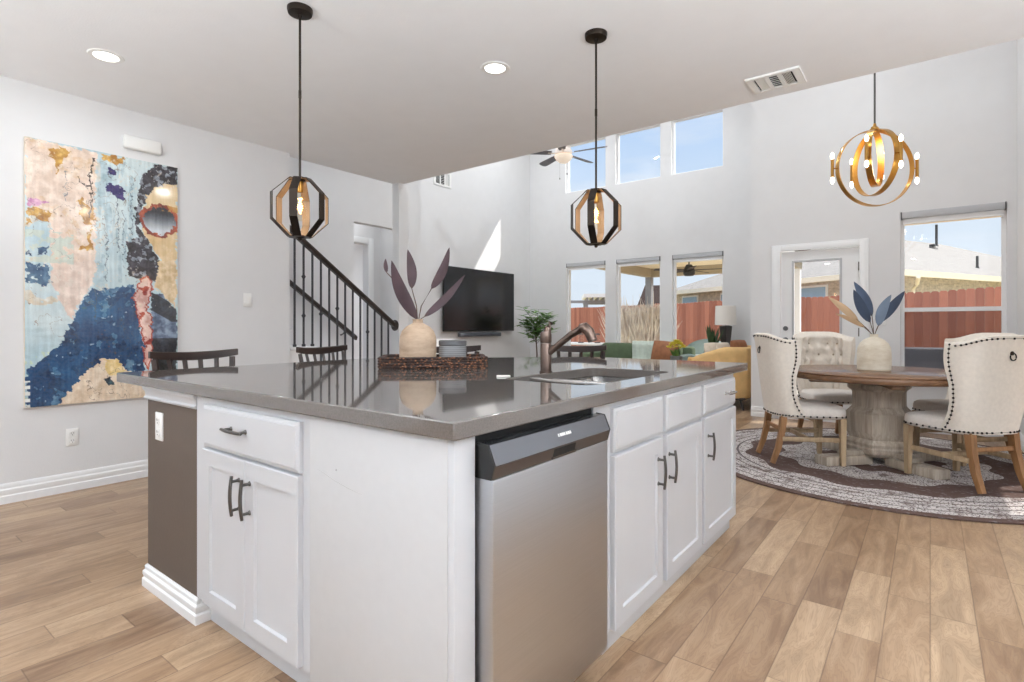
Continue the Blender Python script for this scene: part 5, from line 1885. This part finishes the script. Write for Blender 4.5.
# mustard settee facing the television, seen from its end
t = thing('mustard_settee', 'mustard velvet settee with curved arms seen from its end beside the living room corner', 'settee', (-2.36, 8.24, 0))
def mus(u, v):
    # shell: arm at near end, back on the right, far arm
    pts_ = [(-0.40, -0.47), (-0.30, -0.50), (0.0, -0.51), (0.24, -0.49), (0.38, -0.40), (0.43, -0.2), (0.435, 0.2), (0.38, 0.40), (0.24, 0.49), (0.0, 0.51), (-0.30, 0.50), (-0.40, 0.47)]
    q = u * (len(pts_) - 1); k = min(int(q), len(pts_) - 2); f = q - k
    x = pts_[k][0] * (1 - f) + pts_[k + 1][0] * f; y = pts_[k][1] * (1 - f) + pts_[k + 1][1] * f
    top = 0.70 + 0.16 * min(1, max(0, (x + 0.34) / 0.45)) ** 0.8
    inn = 0.1
    prof = [(0.06, 0.15), (0.02, 0.16), (0.0, 0.24), (-0.01, 0.45), (0.0, top - 0.06), (0.02, top - 0.015), (0.05, top), (0.08, top - 0.012), (0.105, top - 0.06), (0.11, 0.30)]
    q = v * (len(prof) - 1); k = min(int(q), len(prof) - 2); f = q - k
    d = prof[k][0] * (1 - f) + prof[k + 1][0] * f; z = prof[k][1] * (1 - f) + prof[k + 1][1] * f
    n_ = Vector((x - 0.0, y * 1.0))
    n_ = Vector((max(0.0, x) * 1.2, y)).normalized()
    return (x - n_.x * d, y - n_.y * d, z)
b = MB(); g = b.grid(mus, 67, 37)
for row_i in (0, -1):
    b.face([r_[row_i] for r_ in g])
b.build('shell', 'mustard', t, smooth=60)
for s_ in (-1, 1):
    b = MB(); b.cyl((-0.405, s_ * 0.44, 0.645), (-0.375, s_ * 0.44, 0.645), 0.06, n=24); b.build('arm_front', 'mustard', t, smooth=40)
b = MB(); b.box(-0.40, 0.34, -0.40, 0.40, 0.16, 0.46, bev=0.05); b.build('seat', 'mustard', t, smooth=40)
for x, y in ((-0.33, -0.42), (0.32, -0.42), (-0.33, 0.42), (0.32, 0.42)):
    b = MB(); b.cyl((x * 0.9, y * 0.9, 0.17), (x * 1.08, y * 1.06, 0.0), 0.024, 0.013, n=12); b.build('leg', 'chair_dark', t)
b = MB(); b.box(-0.38, 0.36, -0.44, 0.44, 0.135, 0.165, bev=0.01); b.build('base_frame', 'chair_dark', t, smooth=30)
for nm, mt, x, y, z, w_, rz, lab in [('cream_pillow', 'cream_fab', -2.42, 8.36, 0.70, 0.42, 82, 'cream pillow propped on the mustard settee beside the brown one'),
                                     ('brown_pillow', 'rust_pillow', -2.22, 8.42, 0.74, 0.42, 75, 'orange brown pillow propped on the mustard settee near the lamp'),
                                     ('blush_pillow', 'cream_fab', -2.62, 8.50, 0.70, 0.40, 70, 'pale pillow at the front edge of the mustard settee by the snake plant')]:
    b = MB(); cushion(b, (0, 0, 0), w_, w_, 0.14, 0, 0)
    o = b.build(nm, mt, None, loc=(x, y, z)); o.rotation_euler = (R(-12), 0, R(rz)); tag(o, lab, 'pillow', 'pillows on the mustard settee')

# lamp table in the corner, lamp, snake plant, flowers
t = thing('lamp_table', 'dark round side table in the living room corner carrying the lamp', 'side table', (-2.60, 9.07, 0))
b = MB(); b.lathe([(0.0, 0.68), (0.29, 0.68), (0.30, 0.69), (0.30, 0.705), (0.29, 0.715), (0.0, 0.715)], n=40); b.build('table_top', 'grey_lamp', t)
b = MB(); b.lathe([(0.03, 0.0), (0.03, 0.68)], n=20); b.build('column_leg', 'grey_lamp', t)
b = MB(); b.lathe([(0.0, 0.0), (0.2, 0.0), (0.2, 0.012), (0.05, 0.035), (0.0, 0.035)], n=32); b.build('foot', 'grey_lamp', t)
t = thing('table_lamp', 'table lamp with white drum shade and tapered charcoal base by the right window', 'lamp', (-2.62, 9.08, 0.715))
b = MB(); b.lathe([(0.0, 0.0), (0.055, 0.0), (0.06, 0.02), (0.095, 0.40), (0.098, 0.43), (0.05, 0.445), (0.0, 0.445)], n=4, ph=R(20)); b.build('lamp_base', 'grey_lamp', t, smooth=0)
b = MB(); b.cyl((0, 0, 0.44), (0, 0, 0.62), 0.008, n=10); b.build('lamp_neck', 'pull', t)
b = MB(); b.lathe([(0.165, 0.45), (0.155, 0.76), (0.152, 0.76), (0.162, 0.45)], n=40, caps=False)
b.skin([]) if False else None
b.build('lamp_shade', 'lampshade', t)
t = thing('snake_plant', 'small snake plant in a pot left of the white table lamp', 'plant', (-2.79, 8.94, 0.715))
b = MB(); b.lathe([(0.0, 0.0), (0.06, 0.0), (0.075, 0.12), (0.07, 0.12), (0.0, 0.11)], n=24); b.build('pot', 'pot', t)
for i in range(15):
    a = i * 2.4; q = 0.012 + 0.04 * (i % 3) / 2
    b = MB(); ln = 0.26 + 0.12 * ((i * 7) % 5) / 5
    blade(b, (q * math.cos(a), q * math.sin(a), 0.09), (q * 3.4 * math.cos(a), q * 3.4 * math.sin(a), 0.10 + ln), 0.026, (0, 0, 0), face=(-math.sin(a + 0.6), math.cos(a + 0.6), 0), n=8); b.build('leaf', 'leaf_dark', t)
t = thing('accent_table', 'small grey accent table before the mustard settee carrying yellow flowers', 'side table', (-3.03, 7.95, 0))
b = MB(); b.lathe([(0.0, 0.55), (0.19, 0.55), (0.2, 0.56), (0.2, 0.575), (0.0, 0.58)], n=36); b.build('table_top', 'grey_lamp', t)
b = MB(); b.cyl((0, 0, 0.02), (0, 0, 0.55), 0.02, n=14); b.build('column_leg', 'grey_lamp', t)
b = MB(); b.lathe([(0.0, 0.0), (0.15, 0.0), (0.15, 0.012), (0.0, 0.025)], n=28); b.build('foot', 'grey_lamp', t)
t = thing('potted_flowers', 'bunch of pale yellow flowers in a green grey pot beside the mustard settee', 'flowers', (-3.0, 7.93, 0.5815))
b = MB(); b.lathe([(0.0, 0.0), (0.07, 0.0), (0.085, 0.02), (0.09, 0.12), (0.084, 0.125), (0.0, 0.11)], n=28); b.build('pot', 'pot', t)
b = MB()
for i in range(26):
    a = rnd.random() * 6.28; q = rnd.random()
    blade(b, (0.05 * math.cos(a), 0.05 * math.sin(a), 0.11), (0.12 * q * math.cos(a), 0.12 * q * math.sin(a), 0.18 + rnd.random() * 0.06), 0.016, (0, 0, 0.01), n=5, face=(-math.sin(a), math.cos(a), 0))
b.build('foliage', 'leaf_green', t)
b = MB()
for i in range(100):
    a = rnd.random() * 6.28; q = 0.125 * math.sqrt(rnd.random()); z = 0.22 + 0.11 * (1 - (q / 0.125) ** 2) + rnd.random() * 0.03
    for k in range(6):
        an = k * PI / 3 + a
        blade(b, (q * math.cos(a), q * math.sin(a), z), (q * math.cos(a) + 0.032 * math.cos(an), q * math.sin(a) + 0.032 * math.sin(an), z + 0.016), 0.009, (0, 0, 0.004), n=3, face=(-math.sin(an), math.cos(an), 0))
b.build('blossom', 'yellow', t)

# leafy floor plant by the television
t = thing('potted_tree', 'slender leafy green indoor tree to the right of the television', 'plant', (-6.02, 8.60, 0))
b = MB(); b.lathe([(0.0, 0.0), (0.13, 0.0), (0.17, 0.3), (0.16, 0.3), (0.15, 0.26), (0.0, 0.26)], n=32); b.build('pot', 'pot', t)
b = MB(); b.lathe([(0.0, 0.25), (0.152, 0.255), (0.0, 0.26)], n=24, caps=False); b.build('soil', 'soil', t)
b = MB()
b.tube([(0, 0, 0.25), (0.02, 0.01, 0.6), (0.0, 0.0, 0.95), (0.02, -0.01, 1.2)], [0.016, 0.013, 0.011, 0.006], 8)
br = []
for i in range(22):
    z0 = 0.80 + 0.36 * i / 21
    a = i * 2.399
    ln = 0.22 + 0.16 * rnd.random()
    p0 = Vector((0.01, 0, z0)); p1 = p0 + Vector((ln * math.cos(a), ln * math.sin(a), 0.14 + 0.22 * rnd.random()))
    br.append((p0, p1)); b.tube([p0, (p0 + p1) / 2 + Vector((0, 0, 0.03)), p1], [0.005, 0.004, 0.002], 5)
b.build('trunk', 'stem', t)
b = MB()
for p0, p1 in br:
    for k in range(13):
        q = 0.2 + 0.85 * k / 12
        c = p0.lerp(p1, min(q, 1)) + Vector((0, 0, 0.03 * math.sin(min(q, 1) * PI)))
        a = k * 2.2 + p1.x * 9
        d = Vector((math.cos(a), math.sin(a), -0.25 + 0.6 * rnd.random())).normalized()
        blade(b, c, c + d * (0.15 + 0.09 * rnd.random()), 0.040, (0, 0, 0.012), n=5, face=d.cross(Vector((0, 0, 1))))
b.build('foliage', 'leaf_green', t, smooth=0)

# ceiling fan of the living room
t = thing('ceiling_fan', 'white ceiling fan with grey blades and lit glass bowl, high in the living room', 'ceiling fan', (-4.78, 7.62, 3.92))
b = MB(); b.cyl((0, 0, 0.2), (0, 0, TALL - 3.92 - 0.02), 0.013, n=12); b.build('downrod', 'fan_white', t)
b = MB(); b.lathe([(0.0, TALL - 3.92 - 0.07), (0.05, TALL - 3.92 - 0.06), (0.075, TALL - 3.92), (0.0, TALL - 3.92)], n=24); b.build('canopy', 'fan_white', t)
b = MB(); b.lathe([(0.0, 0.03), (0.10, 0.03), (0.135, 0.055), (0.14, 0.10), (0.125, 0.13), (0.11, 0.14), (0.12, 0.16), (0.10, 0.19), (0.04, 0.215), (0.0, 0.22)], n=36); b.build('motor', 'fan_white', t)
b = MB(); b.lathe([(0.0, -0.105), (0.012, -0.10), (0.02, -0.092), (0.07, -0.08), (0.12, -0.04), (0.145, 0.0), (0.15, 0.022), (0.145, 0.028), (0.0, 0.028)], n=36); b.build('light_bowl', 'fan_bowl', t)
for k in range(5):
    a = R(9.5 + k * 72)
    mtx = Matrix.Rotation(a, 4, 'Z') @ Matrix.Translation((0, 0, 0.065)) @ Matrix.Rotation(R(13), 4, 'X')
    b = MB()
    out = [(0.20, -0.05), (0.30, -0.062), (0.66, -0.074), (0.72, -0.06), (0.74, -0.02), (0.74, 0.02), (0.72, 0.06), (0.66, 0.074), (0.30, 0.062), (0.20, 0.05)]
    A = [b.v(mtx @ Vector((x, y, 0.004))) for x, y in out]; B = [b.v(mtx @ Vector((x, y, -0.004))) for x, y in out]
    b.skin([A, B]); bl = b.build('blade', 'fan_blade', t, smooth=0)
    b = MB(); b.box(0.10, 0.26, -0.016, 0.016, -0.010, -0.004, mtx=mtx); b.build('blade_iron', 'fan_white', bl, smooth=0)
for x, y, l in ((0.05, 0.03, 0.2), (-0.04, -0.05, 0.28)):
    b = MB(); b.cyl((x, y, -0.06), (x, y, -0.06 - l), 0.0015, n=6); b.lathe([(0.0, -0.03), (0.01, -0.02), (0.008, 0.0), (0.0, 0.004)], (x, y, -0.06 - l), 10); b.build('pull_chain', 'pull', t)


# ================================================================== OUTSIDE
b = MB(); b.box(-60, 60, LY + 0.15, 90, -0.22, -0.12); b.box(CX + 0.12, 60, DY + 0.15, LY + 0.15, -0.22, -0.12); b.box(DX + 0.14, 60, -20, DY + 0.15, -0.22, -0.12)
struct(b.build('ground', 'lawn', smooth=0))
b = MB(); b.box(-5.1, CX + 0.13, LY + 0.15, 13.9, -0.14, -0.06); b.box(-6.3, -5.1, LY + 0.15, 12.6, -0.14, -0.06); b.box(CX + 0.13, 1.6, DY + 0.15, 13.9, -0.14, -0.06)
struct(b.build('patio_floor', 'concrete', smooth=0))


def fence_run(label, p0, p1, h):
    p0, p1 = Vector(p0), Vector(p1)
    d = p1 - p0
    t = thing('board_fence', label, 'fence', (p0.x, p0.y, -0.12), math.atan2(d.y, d.x))
    b = MB()
    n = int(d.length / 0.145)
    for i in range(n):
        x = i * 0.145
        hh = h + 0.015 * math.sin(i * 12.9898) * 1.0
        b.prism([(x + 0.004, 0.0), (x + 0.141, 0.0), (x + 0.141, hh - 0.03), (x + 0.115, hh), (x + 0.03, hh), (x + 0.004, hh - 0.03)], -0.009, 0.009, 'y')
    b.build('board_panel', 'fence', t, smooth=0)
    b = MB()
    for z in (0.4, 1.55):
        b.box(0, d.length, 0.009, 0.05, z, z + 0.09)
    b.build('rail', 'fence', t, smooth=0)
    return t


fence_run('tall red brown board fence along the back of the yard', (-13.5, 19.5), (1.2, 13.35), 1.98)
fence_run('red brown board fence running away along the right side of the yard', (1.2, 13.35), (4.8, 6.0), 1.98)

# dry reeds seen through the middle window
b = MB()
for i in range(2600):
    x = -6.55 + 1.2 * rnd.random(); y = 12.75 + 0.75 * rnd.random()
    h = 1.0 + 0.72 * rnd.random()
    if rnd.random() < 0.03:
        h += 0.3
    lx = rnd.gauss(0, 0.2); ly = rnd.gauss(0, 0.15)
    w_ = 0.010 + 0.016 * rnd.random()
    p = [Vector((x, y, -0.12)), Vector((x + lx * 0.35, y + ly * 0.3, h * 0.6)), Vector((x + lx, y + ly, h))]
    b.tube(p, [w_, w_ * 0.9, 0.003], 3)
o = b.build('dry_reeds', 'reed', None, smooth=0)
tag(o, 'clump of tall dry ornamental reeds in the yard outside the middle window', 'grass', kind='stuff')

# patio roof
t = thing('patio_cover', 'cream ceilinged patio roof outside the living room windows', 'patio roof', (-3.0, 9.6, 2.5))
b = MB(); b.box(-3.0, 0.7, 0.0, 4.2, 0.16, 0.24); b.build('ceiling_panel', 'soffit', t, smooth=0)
b = MB(); b.box(-3.0, -2.85, 0.0, 4.2, -0.06, 0.16); b.box(-2.85, 0.55, 4.05, 4.2, -0.06, 0.16); b.box(0.55, 0.7, 0.0, 4.2, -0.06, 0.16); b.build('beam', 'tan_beam', t, smooth=0)
b = MB(); b.box(-3.2, 0.9, -0.04, 4.5, 0.24, 0.34); b.build('roof_deck', 'shingle_brown', t, smooth=0)
for x in (-2.92, 0.60):
    b = MB(); b.box(x - 0.08, x + 0.08, 4.03, 4.19, -2.56, -0.06); b.build('post', 'grey_post' if x < 0 else 'stucco', t, smooth=0)
t = thing('outdoor_fan', 'dark outdoor ceiling fan under the cream patio ceiling', 'ceiling fan', (-4.18, 11.8, 2.66))
b = MB(); b.lathe([(0.0, -0.05), (0.06, -0.04), (0.09, 0.0), (0.0, 0.0)], n=24); b.cyl((0, 0, -0.17), (0, 0, -0.04), 0.015, n=10); b.build('downrod', 'dark_fan', t)
b = MB(); b.lathe([(0.0, -0.42), (0.09, -0.415), (0.12, -0.38), (0.13, -0.3), (0.10, -0.24), (0.06, -0.17), (0.0, -0.16)], n=28); b.build('motor', 'dark_fan', t)
for k in range(5):
    a = R(8 + k * 72)
    mtx = Matrix.Rotation(a, 4, 'Z') @ Matrix.Translation((0, 0, -0.29)) @ Matrix.Rotation(R(10), 4, 'X')
    b = MB(); b.box(0.1, 0.78, -0.06, 0.06, -0.006, 0.006, mtx=mtx); b.build('blade', 'dark_fan', t, smooth=0)

# eave of the house over the dining window
b = MB(); b.box(CX + 0.13, 2.4, DY + 0.15, DY + 1.3, 2.47, 2.53); b.box(CX + 0.13, 2.4, DY + 1.26, DY + 1.31, 2.45, 2.70)
o = struct(b.build('trim_eave', 'soffit', smooth=0))
b = MB(); b.box(DX + 0.14, DX + 1.39, EY + 0.2, DY + 0.15, 2.66, 2.74); b.box(DX + 1.35, DX + 1.39, EY + 0.2, DY + 0.15, 2.6, 2.82)  # unseen overhang added and sized to cut the sun through the side window
o = struct(b.build('trim_sun_blocker', 'soffit', smooth=0))


def hip_house(label, corner, du, wu_, dw, ww_, ze, za, wins, sh='shingle', wallm='stone', vents=()):
    """corner on the ground, two plan directions and lengths, eave and ridge height"""
    c = Vector(corner); du = Vector(du).normalized(); dw = Vector(dw).normalized()
    t = thing('neighbour_house', label, 'house', (c.x, c.y, -0.12))
    def P(a, w_, z):
        q = du * a + dw * w_
        return Vector((q.x, q.y, z + 0.12))
    ov = 0.45
    b = MB()
    A = [b.v(P(*q, -0.12)) for q in ((0, 0), (wu_, 0), (wu_, ww_), (0, ww_))]
    B = [b.v(P(*q, ze)) for q in ((0, 0), (wu_, 0), (wu_, ww_), (0, ww_))]
    b.skin([A, B]); b.build('wall', wallm, t, smooth=0)
    b = MB()
    E_ = [b.v(P(*q, ze)) for q in ((-ov, -ov), (wu_ + ov, -ov), (wu_ + ov, ww_ + ov), (-ov, ww_ + ov))]
    h = wu_ / 2
    R0, R1 = b.v(P(h, h, za)), b.v(P(h, ww_ - h, za))
    for q in ((E_[0], E_[1], R0), (E_[1], E_[2], R1, R0), (E_[2], E_[3], R1), (E_[3], E_[0], R0, R1), tuple(E_[::-1])):
        b.face(list(q))
    rf = b.build('roof', sh, t, smooth=0)
    b = MB()
    for (q0, q1, nrm) in (((-ov, -ov), (wu_ + ov, -ov), -dw), ((-ov, -ov), (-ov, ww_ + ov), -du)):
        p0, p1 = P(*q0, ze - 0.14), P(*q1, ze - 0.14)
        n3 = Vector((nrm.x, nrm.y, 0)) * 0.1
        up = Vector((0, 0, 0.17))
        vs0 = [b.v(p0), b.v(p0 + n3), b.v(p0 + n3 + up), b.v(p0 + up)]
        vs1 = [b.v(p1), b.v(p1 + n3), b.v(p1 + n3 + up), b.v(p1 + up)]
        b.skin([vs0, vs1])
    b.build('gutter', 'fascia', t, smooth=0)
    for (side, a0, a1, z0, z1) in wins:
        b = MB()
        def Q(a, d, z):
            return P(a, d, z) if side == 'u' else P(d, a, z)
        vs0 = [b.v(Q(a, -0.04, z)) for a, z in ((a0, z0), (a1, z0), (a1, z1), (a0, z1))]
        vs1 = [b.v(Q(a, 0.02, z)) for a, z in ((a0, z0), (a1, z0), (a1, z1), (a0, z1))]
        b.skin([vs0, vs1]); w_ = b.build('window', 'trim', t, smooth=0)
        b = MB(); k = 0.07
        vs0 = [b.v(Q(a, -0.05, z)) for a, z in ((a0 + k, z0 + k), (a1 - k, z0 + k), (a1 - k, z1 - k), (a0 + k, z1 - k))]
        vs1 = [b.v(Q(a, -0.039, z)) for a, z in ((a0 + k, z0 + k), (a1 - k, z0 + k), (a1 - k, z1 - k), (a0 + k, z1 - k))]
        b.skin([vs0, vs1]); b.build('pane', 'pane_blue', w_, smooth=0)
    for (a, w_, hh, rr) in vents:
        # foot of the pipe on the roof plane nearest the -du eave
        z = ze + (za - ze) * (min(a, w_) + ov) / (h + ov)
        b = MB(); p = P(a, w_, z - 0.05); b.cyl(p, p + Vector((0, 0, hh + 0.05)), rr, n=12); b.cyl(p, p + Vector((0, 0, 0.10)), rr * 1.8, rr * 1.2, n=12)
        b.build('vent_pipe', 'dark_fan', rf)
    return t


M['pane_blue'] = plain('neighbour_window_pane', (150, 178, 206), 0.12, var=0.05)
hip_house('neighbour house with pale hip roof and stone walls beyond the fence', (-0.95, 19.2), (-0.84, 0.543), 10.0, (0.46, 0.89), 17, 2.7, 5.0,
          [('u', 2.0, 3.2, 1.0, 2.5), ('u', 5.4, 7.0, 0.9, 2.5), ('u', 8.4, 9.5, 0.9, 2.5)], vents=[(4.4, 10.6, 0.95, 0.05), (0.7, 6.2, 0.42, 0.04), (3.7, 9.0, 0.16, 0.11)])
t = thing('downspout', 'cream gutter downspout at the corner of the neighbour house', 'downspout', (-0.70, 19.0, 0))
b = MB(); b.tube([(0.44, 0.0, 2.52), (0.40, 0.25, 2.35), (0.30, 0.62, 2.2), (0.30, 0.62, -0.12)], 0.055, 8); b.build('pipe', 'fascia', t)
t = thing('garden_shed', 'dark brown steep roofed shed beyond the dry reeds', 'shed', (-8.85, 21.2, -0.12), R(25))
b = MB(); b.box(-0.8, 0.8, 0.0, 1.8, 0.0, 1.7); b.build('wall', 'shingle_brown', t, smooth=0)
b = MB()
lo_ = [b.v(*p) for p in ((-0.95, -0.1, 1.6), (0.95, -0.1, 1.6), (0.95, 1.9, 1.6), (-0.95, 1.9, 1.6))]
hi_ = [b.v(*p) for p in ((-0.45, 0.3, 2.95), (0.45, 0.3, 2.95), (0.45, 1.5, 2.95), (-0.45, 1.5, 2.95))]
b.skin([lo_, hi_]); b.build('roof', 'shingle_brown', t, smooth=0)

# neighbour's pergola beyond the leftmost window
t = thing('garden_pergola', 'pale grey pergola roof standing beyond the fence outside the leftmost lower window', 'pergola', (-11.55, 21.5, -0.12), R(33))
for x in (-0.62, 0.55):
    for y in (0, 1.6):
        b = MB(); b.box(x - 0.06, x + 0.06, y - 0.06, y + 0.06, 0, 2.28); b.build('post', 'grey_post', t, smooth=0)
b = MB(); b.box(-1.35, 0.7, -0.08, 0.02, 2.28, 2.40); b.box(-0.7, 0.7, 1.58, 1.68, 2.28, 2.40); b.box(-0.7, 0.7, -0.05, 0.0, 1.98, 2.10); b.build('beam', 'grey_post', t, smooth=0)
b = MB()
for i in range(6):
    x = -0.6 + i * 0.24
    b.box(x - 0.025, x + 0.025, -0.3, 1.9, 2.40, 2.52)
b.build('rafter', 'grey_post', t, smooth=0)
b = MB(); b.box(-0.75, 0.75, -0.35, 1.95, 2.52, 2.68); b.build('roof_panel', 'stucco', t, smooth=0)

# unseen fill lamps added to brighten the ceiling
def fill_uplighter(label, x, y, power):
    t = thing('fill_lamp', label, 'fill lamp', (x, y, 0), group='added fill lamps')
    b = MB(); b.lathe([(0.0, 0.0), (0.15, 0.0), (0.15, 0.02), (0.02, 0.035), (0.0, 0.035)], n=32); b.build('base', 'pull', t)
    b = MB(); b.cyl((0, 0, 0.03), (0, 0, 1.12), 0.012, n=14); b.build('pole', 'pull', t)
    b = MB(); b.lathe([(0.02, 1.10), (0.10, 1.14), (0.19, 1.22), (0.185, 1.22), (0.09, 1.15), (0.0, 1.12)], n=36); b.build('lamp_shade', 'white_plastic', t)
    area_lamp('fill_lamp_light', (0, 0, 1.20), 0.34, power, (0.87, 0.945, 1.0), (PI, 0, 0), t)


fill_uplighter('added fill lamp lighting the ceiling behind the camera', 0.75, -0.9, 190)
fill_uplighter('added fill lamp lighting the ceiling right of the camera', 1.8, 0.9, 150)
fill_uplighter('added fill lamp lighting the ceiling at the back left of the kitchen', -2.3, -1.7, 125)

# patio furniture
def patio_sofa(name, label, cat, loc, rz, w_):
    t = thing(name, label, cat, loc, rz)
    b = MB(); b.box(-w_ / 2, w_ / 2, -0.38, 0.38, 0.12, 0.30, bev=0.02); b.build('frame', 'grey_lamp', t, smooth=30)
    b = MB(); b.box(-w_ / 2 + 0.02, w_ / 2 - 0.02, -0.38, 0.30, 0.30, 0.46, bev=0.05); b.build('seat_cushion', 'grey_fab', t, smooth=40)
    n = max(1, round(w_ / 0.75))
    for k in range(n):
        a = -w_ / 2 + 0.02 + k * (w_ - 0.04) / n
        b = MB(); b.box(a + 0.004, a + (w_ - 0.04) / n - 0.004, 0.18, 0.38, 0.44, 0.96, bev=0.06); b.build('back_cushion', 'grey_fab', t, smooth=40)
    for x in (-w_ / 2 + 0.05, w_ / 2 - 0.05):
        for y in (-0.33, 0.33):
            b = MB(); b.box(x - 0.025, x + 0.025, y - 0.025, y + 0.025, 0.0, 0.12); b.build('leg', 'grey_lamp', t, smooth=0)
    return t


patio_sofa('patio_sofa', 'grey cushioned patio sofa right outside the tall dining window', 'outdoor sofa', (-0.10, 8.25, -0.06), R(180), 1.1)
t = thing('patio_chair', 'grey blue rounded patio chair outside the right living room window', 'outdoor chair', (-3.5, 10.9, -0.06), R(200))
def pc(u, v):
    a = R(-100 + 200 * u)
    z = 0.30 + v * (0.66 * (0.55 + 0.45 * math.cos(a * 0.9)))
    r_ = 0.36 + 0.05 * v
    return (r_ * math.sin(a), r_ * math.cos(a), z)
b = MB(); b.grid(pc, 30, 12)
o = b.build('backrest', 'teal_fab', t); sm = o.modifiers.new('thickness', 'SOLIDIFY'); sm.thickness = 0.05; sm.offset = -1
b = MB(); b.lathe([(0.0, 0.28), (0.33, 0.28), (0.36, 0.32), (0.35, 0.42), (0.0, 0.45)], n=30); b.build('seat', 'teal_fab', t)
for k in range(4):
    a = PI / 4 + k * PI / 2
    b = MB(); b.cyl((0.22 * math.cos(a), 0.22 * math.sin(a), 0.29), (0.3 * math.cos(a), 0.3 * math.sin(a), 0.0), 0.018, 0.012, n=10); b.build('leg', 'chair_dark', t)
t = thing('patio_table', 'white patio table outside the leftmost lower window', 'outdoor table', (-6.6, 11.6, -0.06))
b = MB(); b.box(-0.85, 0.85, -0.5, 0.5, 0.76, 0.80, bev=0.01); b.build('table_top', 'white_card', t, smooth=30)
for x in (-0.75, 0.75):
    for y in (-0.4, 0.4):
        b = MB(); b.box(x - 0.03, x + 0.03, y - 0.03, y + 0.03, 0, 0.76); b.build('leg', 'white_card', t, smooth=0)
for x, y, lab in ((-6.75, 11.55, 'left of the two glass lanterns on the white patio table'), (-6.35, 11.65, 'right of the two glass lanterns on the white patio table')):
    t = thing('glass_lantern', lab, 'lantern', (x, y, 0.74))
    b = MB(); b.lathe([(0.0, 0.0), (0.07, 0.0), (0.07, 0.02), (0.0, 0.02)], n=20); b.lathe([(0.0, 0.2), (0.075, 0.2), (0.05, 0.23), (0.0, 0.235)], n=20); b.build('cap', 'grey_lamp', t)
    b = MB(); b.lathe([(0.062, 0.02), (0.062, 0.2), (0.058, 0.2), (0.058, 0.02)], n=20, caps=False); b.build('glass', 'glass', t)
